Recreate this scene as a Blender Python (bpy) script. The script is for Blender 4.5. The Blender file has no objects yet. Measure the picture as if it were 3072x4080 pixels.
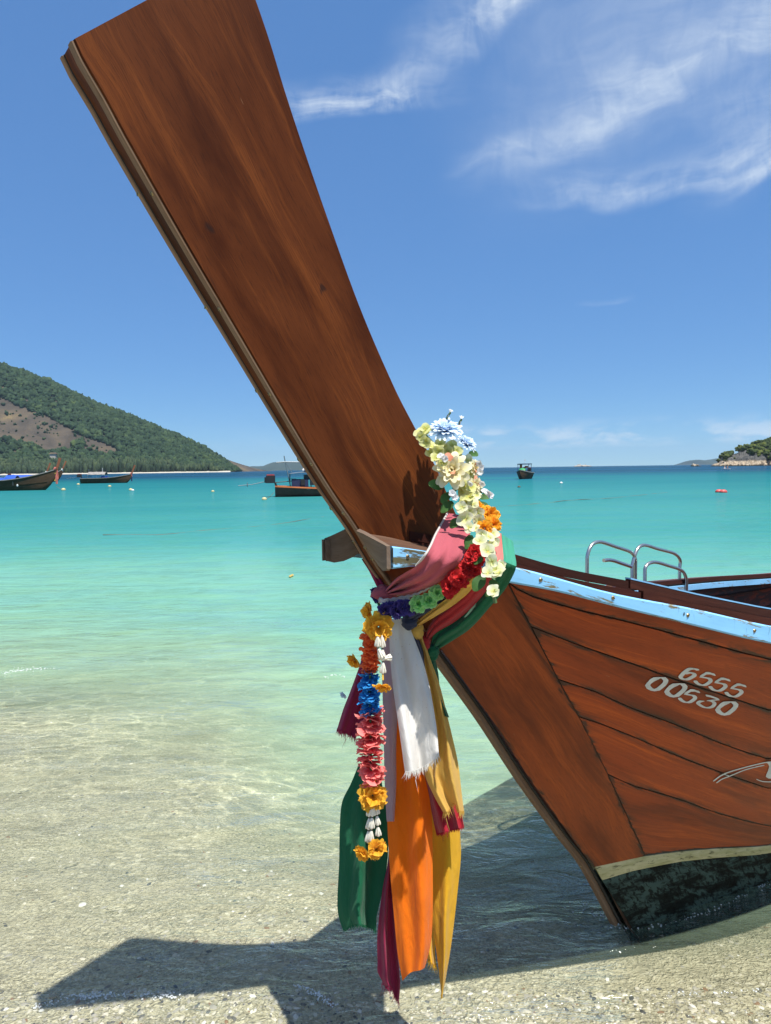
import bpy, math, random
import numpy as np
from mathutils import Vector, Matrix, noise as mnoise

random.seed(7)
rng = np.random.default_rng(7)
SC = bpy.context.scene
COL = SC.collection

# ------------------------------------------------------------------ camera
F, CX, CY = 2841.0, 1536.0, 2040.0
PITCH, ROLL, EYE = math.radians(3.46), math.atan(.0135), 1.6
FWD = Vector((0, math.cos(PITCH), -math.sin(PITCH)))
_r, _u = Vector((1, 0, 0)), Vector((1, 0, 0)).cross(FWD)
RIGHT = _r * math.cos(ROLL) - _u * math.sin(ROLL)
UP = _u * math.cos(ROLL) + _r * math.sin(ROLL)
EYEP = Vector((0, 0, EYE))
cam_data = bpy.data.cameras.new('camera')
cam = bpy.data.objects.new('camera', cam_data)
COL.objects.link(cam)
cam.matrix_world = Matrix(((RIGHT.x, UP.x, -FWD.x, 0), (RIGHT.y, UP.y, -FWD.y, 0),
                           (RIGHT.z, UP.z, -FWD.z, EYE), (0, 0, 0, 1)))
cam_data.sensor_fit = 'VERTICAL'
cam_data.sensor_height = 24.0
cam_data.lens = 24.0 * F / 4080.0
cam_data.clip_start = .05
cam_data.clip_end = 60000
SC.camera = cam

# ------------------------------------------------------------------ world, sun, exposure
SUNV = Vector((.22, -.318, 1)).normalized()            # towards the sun
sun_el = math.asin(SUNV.z)
sun_az = math.atan2(SUNV.x, SUNV.y)
W = bpy.data.worlds.new('World')
SC.world = W
W.use_nodes = True
sd = bpy.data.lights.new('sun', 'SUN')
sd.energy = 4.2
sd.angle = math.radians(.5)
sd.color = (1, .96, .89)
sun = bpy.data.objects.new('sun', sd)
COL.objects.link(sun)
sun.rotation_euler = SUNV.to_track_quat('Z', 'Y').to_euler()
sun.location = (0, 0, 30)
SC.view_settings.view_transform = 'Standard'
SC.view_settings.look = 'None'
SC.view_settings.exposure = 0.85
SC.view_settings.gamma = 1
SC.view_settings.use_curve_mapping = False
SC.render.engine = 'CYCLES'
SC.cycles.use_denoising = True
SC.cycles.max_bounces = 10
SC.cycles.transparent_max_bounces = 24
SC.cycles.caustics_reflective = False
SC.cycles.caustics_refractive = False
SC.cycles.sample_clamp_indirect = 6


# ------------------------------------------------------------------ node helpers
class NT:
    def __init__(s, tree):
        s.t = tree
        tree.nodes.clear()

    def n(s, kind, props=None, **ins):
        nd = s.t.nodes.new(kind)
        for k, v in (props or {}).items():
            setattr(nd, k, v)
        for k, v in ins.items():
            key = k.replace('_', ' ')
            if key[:2] == 'i ' and key[2:].isdigit():
                sock = nd.inputs[int(key[2:])]
            else:
                sock = nd.inputs[key]
            s.put(sock, v)
        return nd

    def put(s, sock, v):
        if isinstance(v, bpy.types.NodeSocket):
            s.t.links.new(v, sock)
        elif isinstance(v, bpy.types.Node):
            s.t.links.new(v.outputs[0], sock)
        elif hasattr(sock.default_value, '__len__') and not hasattr(v, '__len__'):
            sock.default_value = (v,) * len(sock.default_value)
        elif hasattr(sock.default_value, '__len__') and len(sock.default_value) == 4 and len(v) == 3:
            sock.default_value = (*v, 1)
        else:
            sock.default_value = v

    def m(s, op, a, b=0.0, c=0.0, clamp=False):
        nd = s.n('ShaderNodeMath', {'operation': op, 'use_clamp': clamp})
        s.put(nd.inputs[0], a)
        s.put(nd.inputs[1], b)
        s.put(nd.inputs[2], c)
        return nd.outputs[0]

    def mix(s, fac, a, b, mode='MIX'):
        nd = s.n('ShaderNodeMix', {'data_type': 'RGBA', 'blend_type': mode})
        s.put(nd.inputs[0], fac)
        s.put(nd.inputs[6], a)
        s.put(nd.inputs[7], b)
        return nd.outputs[2]

    def ramp(s, fac, stops, interp='LINEAR'):
        nd = s.n('ShaderNodeValToRGB')
        nd.color_ramp.interpolation = interp
        el = nd.color_ramp.elements
        while len(el) < len(stops):
            el.new(.5)
        for e, (p, c) in zip(el, stops):
            e.position = p
            e.color = (c, c, c, 1) if not hasattr(c, '__len__') else (*c[:3], 1)
        s.put(nd.inputs[0], fac)
        return nd.outputs[0]

    def smooth(s, x, lo, hi):
        nd = s.n('ShaderNodeMapRange', {'interpolation_type': 'SMOOTHSTEP'})
        s.put(nd.inputs[0], x)
        nd.inputs[1].default_value = lo
        nd.inputs[2].default_value = hi
        nd.inputs[3].default_value = 0
        nd.inputs[4].default_value = 1
        return nd.outputs[0]

    def noise(s, vec, scale, detail=4, rough=.55, dist=0.0):
        return s.n('ShaderNodeTexNoise', None, Vector=vec, Scale=scale, Detail=detail, Roughness=rough, Distortion=dist).outputs[0]

    def mapv(s, vec, scale=(1, 1, 1), loc=(0, 0, 0), rot=(0, 0, 0)):
        nd = s.n('ShaderNodeMapping')
        s.put(nd.inputs[0], vec)
        nd.inputs[1].default_value = loc
        nd.inputs[2].default_value = rot
        nd.inputs[3].default_value = scale
        return nd.outputs[0]


def material(name):
    m = bpy.data.materials.new(name)
    m.use_nodes = True
    return m, NT(m.node_tree)


# ------------------------------------------------------------------ sky
WISPS = (  # azimuth, elevation, half length, half width, tilt, strength, softness
    (-.03, .470, .16, .040, .10, .75, .0), (.14, .545, .16, .050, .42, .55, .2), (.22, .600, .12, .06, .55, .6, .3),
    (.44, .52, .42, .24, .30, .46, .6), (.36, .450, .30, .055, .26, .5, .35), (.36, .345, .22, .034, -.06, .55, .2),
    (.50, .335, .10, .018, .25, .5, .1), (.16, .405, .10, .022, .2, .3, .4), (.52, .40, .16, .09, .5, .55, .35),
    (-.9, .5, .35, .1, .3, .4, .3), (1.3, .6, .4, .15, -.2, .5, .3), (.30, .215, .05, .006, .15, .2, .3))


def build_sky():
    t = NT(W.node_tree)
    sky = t.n('ShaderNodeTexSky', {'sky_type': 'NISHITA', 'sun_disc': False, 'sun_elevation': sun_el,
                                   'sun_rotation': sun_az, 'altitude': 0, 'air_density': .5,
                                   'dust_density': 0, 'ozone_density': 6})
    tc = t.n('ShaderNodeTexCoord').outputs['Generated']
    sep = t.n('ShaderNodeSeparateXYZ', None, i_0=tc)
    az = t.m('ARCTAN2', sep.outputs[0], sep.outputs[1])
    el = t.m('ARCSINE', sep.outputs[2])
    P = t.n('ShaderNodeCombineXYZ', None, X=az, Y=el).outputs[0]
    total = None
    # wisps: centre az, el, half length, half width, tilt, strength (all radians)
    V3 = lambda x: t.n('ShaderNodeVectorMath', {'operation': 'SUBTRACT'}, i_0=x, i_1=(.5, .5, .5)).outputs[0]
    warp = t.n('ShaderNodeTexNoise', None, Vector=P, Scale=6.0, Detail=3).outputs[1]
    Q = t.n('ShaderNodeVectorMath', {'operation': 'MULTIPLY_ADD'}, i_0=V3(warp), i_1=(.12, .07, 0), i_2=P).outputs[0]
    nz = t.smooth(t.noise(t.mapv(Q, scale=(6, 20, 1), loc=(1, 1, 0), rot=(0, 0, -.35)), 1.6, 6, .62, .4), .33, .78)
    fine = t.smooth(t.noise(t.mapv(Q, scale=(50, 14, 1), loc=(2, 0, 0), rot=(0, 0, .3)), 1.3, 4, .6, .3), .25, .8)
    tex = t.m('ADD', t.m('MULTIPLY', nz, .8), t.m('MULTIPLY', fine, .3))
    for (a, e, hl, hw, rot, k, soft) in WISPS:
        q = t.mapv(t.n('ShaderNodeVectorMath', {'operation': 'SUBTRACT'}, i_0=Q, i_1=(a, e, 0)).outputs[0], rot=(0, 0, -rot))
        sq = t.n('ShaderNodeSeparateXYZ', None, i_0=q)
        mu = t.m('SUBTRACT', 1.0, t.smooth(t.m('ABSOLUTE', sq.outputs[0]), hl * .2, hl))
        # sharp lower edge, feathered upper edge
        mv = t.m('MULTIPLY', t.smooth(sq.outputs[1], -hw * .7, -hw * (.25 - .4 * soft)), t.m('SUBTRACT', 1.0, t.smooth(sq.outputs[1], -hw * .2, hw * 1.1)))
        c = t.m('MULTIPLY', t.m('MULTIPLY', mu, mv), t.m('MULTIPLY', t.m('ADD', t.m('MULTIPLY', tex, 1 - soft), soft * .6), k))
        total = c if total is None else t.m('ADD', total, c)
    # low cumulus row above the horizon
    band = t.m('MULTIPLY', t.smooth(el, .022, .034), t.m('SUBTRACT', 1.0, t.smooth(el, .036, .068)))
    cl = t.smooth(t.noise(t.mapv(P, scale=(13, 34, 1), loc=(2.3, 0, 0)), 1.0, 6, .6, .2), .43, .62)
    side = t.smooth(az, -.06, .1)
    total = t.m('ADD', total, t.m('MULTIPLY', t.m('MULTIPLY', t.m('MULTIPLY', band, cl), t.m('ADD', t.m('MULTIPLY', side, .9), .1)), .62))
    # white veil overhead, mostly out of view, added to brighten and neutralise the fill
    total = t.m('ADD', total, t.m('MULTIPLY', t.smooth(el, .56, 1.0), t.m('ADD', .42, t.m('MULTIPLY', nz, .30))))
    total = t.m('MINIMUM', total, .85)
    # the camera's tone curve holds the horizon back: compress the sky's brightness, keep its hue
    sc_ = t.n('ShaderNodeSeparateColor', None, i_0=sky.outputs[0])
    gain = t.m('MULTIPLY', t.m('POWER', t.m('MAXIMUM', sc_.outputs[2], .05), -.68), 2.55)
    tinted = t.n('ShaderNodeVectorMath', {'operation': 'SCALE'}, i_0=t.mix(1.0, sky.outputs[0], (.76, .975, 1.0), 'MULTIPLY'), Scale=gain).outputs[0]
    col = t.mix(total, tinted, (4.6, 5.1, 5.6))
    bg = t.n('ShaderNodeBackground', None, Color=col, Strength=.1)
    t.n('ShaderNodeOutputWorld', None, Surface=bg)


build_sky()
W.cycles.sampling_method = 'MANUAL'
W.cycles.sample_map_resolution = 256

# ------------------------------------------------------------------ geometry helpers
def ray(px, py):
    return FWD + RIGHT * ((px - CX) / F) - UP * ((py - CY) / F)


def ground(px, py, z=0.0):
    r = ray(px, py)
    return EYEP + r * ((z - EYE) / r.z)


def at_y(px, py, Y):
    r = ray(px, py)
    return EYEP + r * (Y / r.y)


def proj(P):
    v = Vector(P) - EYEP
    z = v.dot(FWD)
    return CX + F * v.dot(RIGHT) / z, CY - F * v.dot(UP) / z


HEAD = math.radians(38)
BASE = ground(2486, 3690)
BASE.z = 0
FORE = Vector((-math.cos(HEAD), -math.sin(HEAD), 0))
SIDE = Vector((math.sin(HEAD), -math.cos(HEAD), 0))


def bp(s, d, z):                       # boat frame: s metres aft of the stem foot, d towards the beach side, z up
    return BASE - FORE * s + SIDE * d + Vector((0, 0, z))


def on_plane(px, py, d):               # where a sight line meets the upright plane d metres off the centre plane
    r = ray(px, py)
    t = ((BASE + SIDE * d - EYEP).dot(SIDE)) / r.dot(SIDE)
    P = EYEP + r * t
    return P


def to_boat(P):
    v = P - BASE
    return -(v.dot(FORE)), v.dot(SIDE), P.z


def catmull(pts, n):
    """resample a polyline of tuples with a centripetal-ish Catmull-Rom to n points, even in index-length"""
    p = np.array(pts, float)
    seg = np.r_[0, np.cumsum(np.linalg.norm(np.diff(p[:, :min(3, p.shape[1])], axis=0), axis=1))]
    out = []
    for x in np.linspace(0, seg[-1], n):
        i = min(max(np.searchsorted(seg, x) - 1, 0), len(p) - 2)
        h = seg[i + 1] - seg[i]
        t = (x - seg[i]) / h if h > 0 else 0
        def tan(j):
            if j == 0:
                return (p[1] - p[0]) / (seg[1] - seg[0])
            if j == len(p) - 1:
                return (p[-1] - p[-2]) / (seg[-1] - seg[-2])
            return (p[j + 1] - p[j - 1]) / (seg[j + 1] - seg[j - 1])
        m0, m1 = tan(i) * h, tan(i + 1) * h
        a, b = p[i], p[i + 1]
        out.append((2 * t**3 - 3 * t**2 + 1) * a + (t**3 - 2 * t**2 + t) * m0 + (-2 * t**3 + 3 * t**2) * b + (t**3 - t**2) * m1)
    return [tuple(o) for o in out]


def lin(pts, n):
    p = np.array(pts, float)
    seg = np.r_[0, np.cumsum(np.linalg.norm(np.diff(p[:, :2], axis=0), axis=1))]
    xs = np.linspace(0, seg[-1], n)
    return [tuple(np.interp(x, seg, p[:, k]) for k in range(p.shape[1])) for x in xs]


ORIG = {}


def tag(o, label=None, cat=None, group=None, kind=None):
    for k, v in (('label', label), ('category', cat), ('group', group), ('kind', kind)):
        if v:
            o[k] = v
    return o


def thing(name, label, cat, loc=(0, 0, 0), group=None, rz=0.0):
    o = bpy.data.objects.new(name, None)
    COL.objects.link(o)
    o.location = loc
    o.rotation_euler = (0, 0, rz)
    o.empty_display_size = .1
    ORIG[o.name] = Vector(loc)
    return tag(o, label, cat, group)


def mesh(name, verts, faces, mat, parent=None, uvs=None, smooth=True, local=False, mats=None, fmat=None):
    """verts in world space unless local; children are stored relative to their thing's base"""
    o0 = Vector((0, 0, 0))
    if parent is not None and not local:
        o0 = ORIG.get(parent.name, Vector((0, 0, 0)))
    V = [tuple(Vector(v) - o0) for v in verts]
    me = bpy.data.meshes.new(name)
    me.from_pydata(V, [], faces)
    if uvs is not None:
        ul = me.uv_layers.new(name='UVMap')
        li = np.empty(len(me.loops), int)
        me.loops.foreach_get('vertex_index', li)
        arr = np.array(uvs, float)[li]
        ul.data.foreach_set('uv', arr.ravel())
    for m_ in ([mat] if mats is None else mats):
        me.materials.append(m_)
    if fmat is not None:
        me.polygons.foreach_set('material_index', fmat)
    if smooth:
        me.polygons.foreach_set('use_smooth', [True] * len(me.polygons))
    me.update()
    o = bpy.data.objects.new(name, me)
    COL.objects.link(o)
    if parent is not None:
        o.parent = parent
        ORIG[o.name] = o0
    return o


def grid_faces(n, m, off=0, flip=False):
    f = []
    for i in range(n - 1):
        for j in range(m - 1):
            a = off + i * m + j
            q = (a, a + 1, a + m + 1, a + m)
            f.append(q[::-1] if flip else q)
    return f


def slab(rows, thick, nsign=1.0):
    """solid board from a front grid rows[i][j] of Vectors; returns verts, faces, uvs"""
    n, m = len(rows), len(rows[0])
    V, UV = [], []
    ulen = np.zeros(n)
    for i in range(1, n):
        ulen[i] = ulen[i - 1] + (rows[i][m // 2] - rows[i - 1][m // 2]).length
    nor = []
    for i in range(n):
        for j in range(m):
            a = rows[min(i + 1, n - 1)][j] - rows[max(i - 1, 0)][j]
            b = rows[i][min(j + 1, m - 1)] - rows[i][max(j - 1, 0)]
            c = a.cross(b)
            if c.length < 1e-12:
                c = SIDE.copy()
            nor.append(c.normalized() * nsign)
    for i in range(n):
        vl = 0
        for j in range(m):
            if j:
                vl += (rows[i][j] - rows[i][j - 1]).length
            V.append(rows[i][j])
            UV.append((ulen[i], vl))
    k = n * m
    for i in range(n):
        for j in range(m):
            V.append(rows[i][j] - nor[i * m + j] * thick)
            UV.append(UV[i * m + j])
    fl = nsign < 0
    Fc = grid_faces(n, m, 0, fl) + grid_faces(n, m, k, not fl)
    edge = [i * m for i in range(n)]
    loop = [j for j in range(m)] + [i * m + m - 1 for i in range(1, n)] + [(n - 1) * m + j for j in range(m - 2, -1, -1)] + [i * m for i in range(n - 2, 0, -1)]
    # separate rim vertices keep the edges crisp
    r0 = len(V)
    for q in loop:
        V.append(V[q]); UV.append(UV[q])
        V.append(V[q + k]); UV.append((UV[q][0], UV[q][1] + thick))
    L = len(loop)
    for i in range(L):
        a, b = r0 + 2 * i, r0 + 2 * ((i + 1) % L)
        q = (a, a + 1, b + 1, b)
        Fc.append(q if not fl else q[::-1])
    return V, Fc, UV


def sweep(path, ring_at, closed_ends=True):
    """sweep a ring (list of world points given by ring_at(i)) along a path of n stations"""
    n = len(path)
    R = [ring_at(i) for i in range(n)]
    m = len(R[0])
    V, UV, Fc = [], [], []
    u = 0
    for i in range(n):
        if i:
            u += (Vector(R[i][0]) - Vector(R[i - 1][0])).length
        v = 0
        for j in range(m + 1):
            P = Vector(R[i][j % m])
            if j:
                v += (P - Vector(R[i][j - 1])).length
            V.append(P)
            UV.append((u, v))
    for i in range(n - 1):
        for j in range(m):
            a = i * (m + 1) + j
            Fc.append((a, a + 1, a + m + 2, a + m + 1))
    if closed_ends:
        for i, rev in ((0, False), (n - 1, True)):
            off = len(V)
            for j in range(m):
                V.append(Vector(R[i][j]))
                UV.append((UV[i * (m + 1) + j][1], UV[i * (m + 1) + j][0]))
            f = tuple(range(off, off + m))
            Fc.append(f if rev else f[::-1])
    return V, Fc, UV


def tube(pts, rad, seg=8, closed=False):
    pts = [Vector(p) for p in pts]
    n = len(pts)
    ref = Vector((0, 0, 1))
    rr = rad if hasattr(rad, '__len__') else [rad] * n
    rings = []
    side = None
    for i in range(n):
        t = (pts[min(i + 1, n - 1)] - pts[max(i - 1, 0)]).normalized()
        if side is None:
            side = t.cross(ref)
            if side.length < .05:
                side = t.cross(Vector((1, 0, 0)))
        side = (side - t * side.dot(t)).normalized()
        up = side.cross(t)
        rings.append([pts[i] + (side * math.cos(k * 2 * math.pi / seg) + up * math.sin(k * 2 * math.pi / seg)) * rr[i] for k in range(seg)])
    return sweep(pts, lambda i: rings[i])


class MB:
    """collects pieces that form ONE object"""
    def __init__(s):
        s.v, s.f, s.uv, s.mi = [], [], [], []

    def add(s, vfu, mi=0):
        v, f, uv = vfu
        o = len(s.v)
        s.v += [Vector(p) for p in v]
        s.uv += list(uv) if uv is not None else [(0, 0)] * len(v)
        s.f += [tuple(o + i for i in q) for q in f]
        s.mi += [mi] * len(f)
        return s

    def box(s, c, size, ax=None, mi=0):
        c = Vector(c)
        X, Y, Z = ax or (Vector((1, 0, 0)), Vector((0, 1, 0)), Vector((0, 0, 1)))
        h = [k / 2 for k in size]
        V, Fc = [], []
        fs = ((0, 1, 3, 2), (4, 6, 7, 5), (0, 4, 5, 1), (2, 3, 7, 6), (0, 2, 6, 4), (1, 5, 7, 3))
        P = [c + X * (h[0] * sx) + Y * (h[1] * sy) + Z * (h[2] * sz) for sx in (-1, 1) for sy in (-1, 1) for sz in (-1, 1)]
        for f in fs:
            o = len(V)
            V += [P[i] for i in f]
            Fc.append((o, o + 1, o + 2, o + 3))
        return s.add((V, Fc, [(v.x, v.y + v.z) for v in V]), mi)

    def build(s, name, mat, parent=None, smooth=True, local=False):
        if isinstance(mat, (list, tuple)):
            return mesh(name, s.v, s.f, None, parent, s.uv, smooth, local, mats=list(mat), fmat=s.mi)
        return mesh(name, s.v, s.f, mat, parent, s.uv, smooth, local)


def sharp(o, ang=35):
    me = o.data
    me.set_sharp_from_angle(angle=math.radians(ang))
    return o

# ------------------------------------------------------------------ materials
def wood(name, dark, mid, light, grain=55, rough=.38, streak=.5, wear=0.0, coat=.02, knots=1.0, spec=.16, grime=False):
    m, t = material(name)
    uv = t.n('ShaderNodeTexCoord').outputs['UV']
    rnd = t.n('ShaderNodeObjectInfo').outputs['Random']
    off = t.n('ShaderNodeCombineXYZ', None, X=t.m('MULTIPLY', rnd, 37.0), Y=t.m('MULTIPLY', rnd, 11.0)).outputs[0]
    p = t.n('ShaderNodeVectorMath', {'operation': 'ADD'}, i_0=uv, i_1=off).outputs[0]
    # figure: long wandering bands with cathedral loops
    warp = t.n('ShaderNodeTexNoise', None, Vector=t.mapv(p, scale=(1.6, 4.5, 1)), Scale=1.0, Detail=3, Roughness=.5)
    pw = t.n('ShaderNodeVectorMath', {'operation': 'MULTIPLY_ADD'}, i_0=t.n('ShaderNodeVectorMath', {'operation': 'SUBTRACT'}, i_0=warp.outputs[1], i_1=(.5, .5, .5)).outputs[0],
             i_1=(.10, .16 * knots, 0), i_2=p).outputs[0]
    fig = t.noise(t.mapv(pw, scale=(1.1, 13, 1)), 1.0, 5, .6, .35)
    loops = t.noise(t.mapv(pw, scale=(.9, 5.0, 1)), 1.0, 1, .4, .2)
    rings = t.m('FRACT', t.m('MULTIPLY', loops, 9.0))
    rings = t.m('MULTIPLY', rings, t.m('SUBTRACT', 1.0, rings))
    fine = t.noise(t.mapv(pw, scale=(5, grain * 5, 1)), 1.0, 4, .65)
    pore = t.noise(t.mapv(p, scale=(26, 420, 1)), 1.0, 2, .6)
    line = t.noise(t.mapv(pw, scale=(1.5, 78, 1), loc=(2, 9, 0)), 1.0, 4, .6)
    v = t.m('ADD', t.m('MULTIPLY', fig, .50), t.m('ADD', t.m('ADD', t.m('MULTIPLY', fine, .28), t.m('MULTIPLY', line, .38)), t.m('MULTIPLY', rings, .26)))
    col = t.ramp(v, [(.30, dark), (.52, mid), (.62, mid), (.80, light)])
    blotch = t.smooth(t.noise(t.mapv(p, scale=(1.4, 6, 1)), 1.0, 4, .6, .5), .42, .68)
    col = t.mix(t.m('MULTIPLY', blotch, streak), col, t.mix(1.0, col, (.42, .36, .36), 'MULTIPLY'))
    col = t.mix(t.m('MULTIPLY', t.smooth(pore, .54, .66), .4), col, dark)
    blob = t.noise(t.mapv(p, scale=(4.2, 13, 1), loc=(5.3, 2.1, 0)), 1.0, 2, .5, 1.2)
    spot = t.smooth(blob, .735, .79)
    col = t.mix(t.m('MULTIPLY', spot, .75), col, (.012, .008, .007))
    scr = t.smooth(t.noise(t.mapv(p, scale=(9, 60, 1), rot=(0, 0, .6)), 1.0, 2, .5, .4), .765, .79)
    col = t.mix(t.m('MULTIPLY', scr, .55), col, (.30, .15, .075))
    if wear:
        w = t.smooth(t.noise(t.mapv(p, scale=(3, 30, 1)), 1.0, 6, .7), .35, .7)
        col = t.mix(t.m('MULTIPLY', w, wear), col, (.20, .165, .135))
    if grime:            # tar and dirt gathered along the plank edges
        ed = t.n('ShaderNodeAttribute', {'attribute_name': 'edge'}).outputs['Fac']
        gn = t.noise(t.mapv(p, scale=(7, 26, 1), loc=(1, 4, 0)), 1.0, 5, .65, .8)
        g1 = t.m('SUBTRACT', 1.0, t.smooth(t.m('SUBTRACT', ed, t.m('MULTIPLY', t.m('SUBTRACT', gn, .50), .062)), .0, .008))
        g2 = t.m('MULTIPLY', t.m('SUBTRACT', 1.0, t.smooth(ed, .0, .045)), t.smooth(gn, .42, .62))
        col = t.mix(t.m('MULTIPLY', g1, .80), col, (.022, .014, .010))
        col = t.mix(t.m('MULTIPLY', g2, .55), col, (.035, .017, .010))
    hue = t.n('ShaderNodeHueSaturation', None, Value=t.m('ADD', .80, t.m('MULTIPLY', t.m('FRACT', t.m('MULTIPLY', rnd, 7.31)), .42)), Color=col)
    ro = t.m('ADD', rough, t.m('MULTIPLY', t.noise(t.mapv(p, scale=(3, 9, 1)), 1.0, 4), .22))
    bmp = t.n('ShaderNodeBump', None, Strength=.35, Distance=.0016,
              Height=t.m('ADD', t.m('MULTIPLY', fine, .6), t.m('ADD', t.m('MULTIPLY', pore, .35), t.m('MULTIPLY', t.noise(t.mapv(p, scale=(2.5, 8, 1)), 1.0, 3), 1.8))))
    b = t.n('ShaderNodeBsdfPrincipled', None, Base_Color=hue, Roughness=ro, Normal=bmp, Coat_Weight=coat, Coat_Roughness=.3, Specular_IOR_Level=spec)
    t.n('ShaderNodeOutputMaterial', None, Surface=b)
    return m


def plain(name, col, rough=.5, metal=0.0, var=.15, scale=30, bump=0.0, spec=.5):
    m, t = material(name)
    p = t.n('ShaderNodeTexCoord').outputs['Object']
    n = t.noise(p, scale, 5, .6)
    c = t.mix(t.m('MULTIPLY', t.smooth(n, .3, .7), var), col, tuple(k * .45 for k in col))
    b = t.n('ShaderNodeBsdfPrincipled', None, Base_Color=c, Roughness=rough, Metallic=metal, Specular_IOR_Level=spec)
    if bump:
        t.put(b.inputs['Normal'], t.n('ShaderNodeBump', None, Strength=bump, Distance=.002, Height=n))
    t.n('ShaderNodeOutputMaterial', None, Surface=b)
    return m


def paint(name, col, under, chip=.60, dirt=(.12, .1, .06)):
    m, t = material(name)
    uv = t.n('ShaderNodeTexCoord').outputs['UV']
    p = t.mapv(uv, scale=(1, 1, 1))
    tint = t.noise(t.mapv(p, scale=(4, 18, 1)), 1.0, 5, .6)
    c = t.mix(t.smooth(tint, .3, .75), col, tuple(min(1, k * 1.18 + .03) for k in col))
    streak = t.smooth(t.noise(t.mapv(p, scale=(46, 9, 1), rot=(0, 0, .5)), 1.0, 4, .6, .7), .62, .72)
    c = t.mix(t.m('MULTIPLY', streak, .45), c, (.10, .25, .42))
    d = t.smooth(t.noise(t.mapv(p, scale=(7, 40, 1), loc=(3, 1, 0)), 1.0, 7, .7, .4), chip - .02, chip + .035)
    d2 = t.smooth(t.noise(t.mapv(p, scale=(55, 90, 1)), 1.0, 3, .7), .70, .74)
    c = t.mix(t.m('MAXIMUM', d, d2), c, t.mix(t.noise(t.mapv(p, scale=(80, 80, 1)), 1.0, 3), under, dirt))
    b = t.n('ShaderNodeBsdfPrincipled', None, Base_Color=c, Roughness=t.m('ADD', .55, t.m('MULTIPLY', d, .3)), Specular_IOR_Level=.25,
            Normal=t.n('ShaderNodeBump', None, Strength=.3, Distance=.001, Height=t.m('SUBTRACT', tint, d)))
    t.n('ShaderNodeOutputMaterial', None, Surface=b)
    return m


def fabric(name, col, trans=.35, stain=0.0, rough=.75, sheen=.15, stain_col=(.35, .18, .06)):
    m, t = material(name)
    tc = t.n('ShaderNodeTexCoord')
    uv = tc.outputs['UV']
    weave = t.m('ADD', t.m('SINE', t.m('MULTIPLY', t.n('ShaderNodeSeparateXYZ', None, i_0=uv).outputs[0], 5200.0)),
                t.m('SINE', t.m('MULTIPLY', t.n('ShaderNodeSeparateXYZ', None, i_0=uv).outputs[1], 5200.0)))
    n = t.noise(t.mapv(uv, scale=(9, 14, 1)), 1.0, 5, .6)
    c = t.mix(t.m('MULTIPLY', t.smooth(n, .25, .8), .22), col, tuple(k * .62 for k in col))
    fade = t.smooth(t.noise(t.mapv(uv, scale=(2.2, 26, 1), loc=(1, 5, 0)), 1.0, 4, .6, .5), .35, .75)
    c = t.mix(t.m('MULTIPLY', fade, .28), c, tuple(min(1, k * 1.25 + .045) for k in col))
    if stain:
        s = t.smooth(t.noise(t.mapv(uv, scale=(11, 17, 1), loc=(4, 7, 0)), 1.0, 6, .65, .5), .62, .72)
        c = t.mix(t.m('MULTIPLY', s, stain), c, stain_col)
        f = t.smooth(t.noise(t.mapv(uv, scale=(170, 170, 1)), 1.0, 2, .5), .70, .76)
        c = t.mix(t.m('MULTIPLY', f, stain), c, stain_col)
    wr = t.noise(t.mapv(uv, scale=(10, 34, 1)), 1.0, 4, .55, .6)
    bmp = t.n('ShaderNodeBump', None, Strength=.6, Distance=.011, Height=t.m('ADD', wr, t.m('MULTIPLY', weave, .006)))
    b = t.n('ShaderNodeBsdfPrincipled', None, Base_Color=c, Roughness=rough, Normal=bmp, Sheen_Weight=sheen, Specular_IOR_Level=.25)
    tr = t.n('ShaderNodeBsdfTranslucent', None, Color=c, Normal=bmp)
    mx = t.n('ShaderNodeMixShader', None, i_0=trans, i_1=b, i_2=tr)
    t.n('ShaderNodeOutputMaterial', None, Surface=mx)
    return m


def petal_mat(name, col, tip=None, trans=.35, base=None):
    """UV.y runs from petal base (0) to tip (1)"""
    m, t = material(name)
    uv = t.n('ShaderNodeSeparateXYZ', None, i_0=t.n('ShaderNodeTexCoord').outputs['UV'])
    rnd = t.n('ShaderNodeObjectInfo').outputs['Random']
    c = t.ramp(uv.outputs[1], [(0, base or tuple(k * .8 for k in col)), (.5, col), (1, tip or col)])
    c = t.n('ShaderNodeHueSaturation', None, Value=t.m('ADD', .88, t.m('MULTIPLY', rnd, .24)), Color=c).outputs[0]
    vein = t.n('ShaderNodeTexNoise', None, Vector=t.mapv(t.n('ShaderNodeTexCoord').outputs['UV'], scale=(26, 2, 1)), Scale=1.0, Detail=2).outputs[0]
    bmp = t.n('ShaderNodeBump', None, Strength=.3, Distance=.001, Height=vein)
    b = t.n('ShaderNodeBsdfPrincipled', None, Base_Color=c, Roughness=.6, Sheen_Weight=.1, Specular_IOR_Level=.3, Normal=bmp)
    tr = t.n('ShaderNodeBsdfTranslucent', None, Color=c)
    t.n('ShaderNodeOutputMaterial', None, Surface=t.n('ShaderNodeMixShader', None, i_0=trans, i_1=b, i_2=tr))
    return m


def band_weathered(name):
    """grey driftwood batten with brown remains of varnish"""
    return wood(name, (.085, .045, .025), (.21, .125, .075), (.33, .22, .14), grain=40, rough=.6, streak=.35, wear=.30, coat=0, knots=.3)


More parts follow.
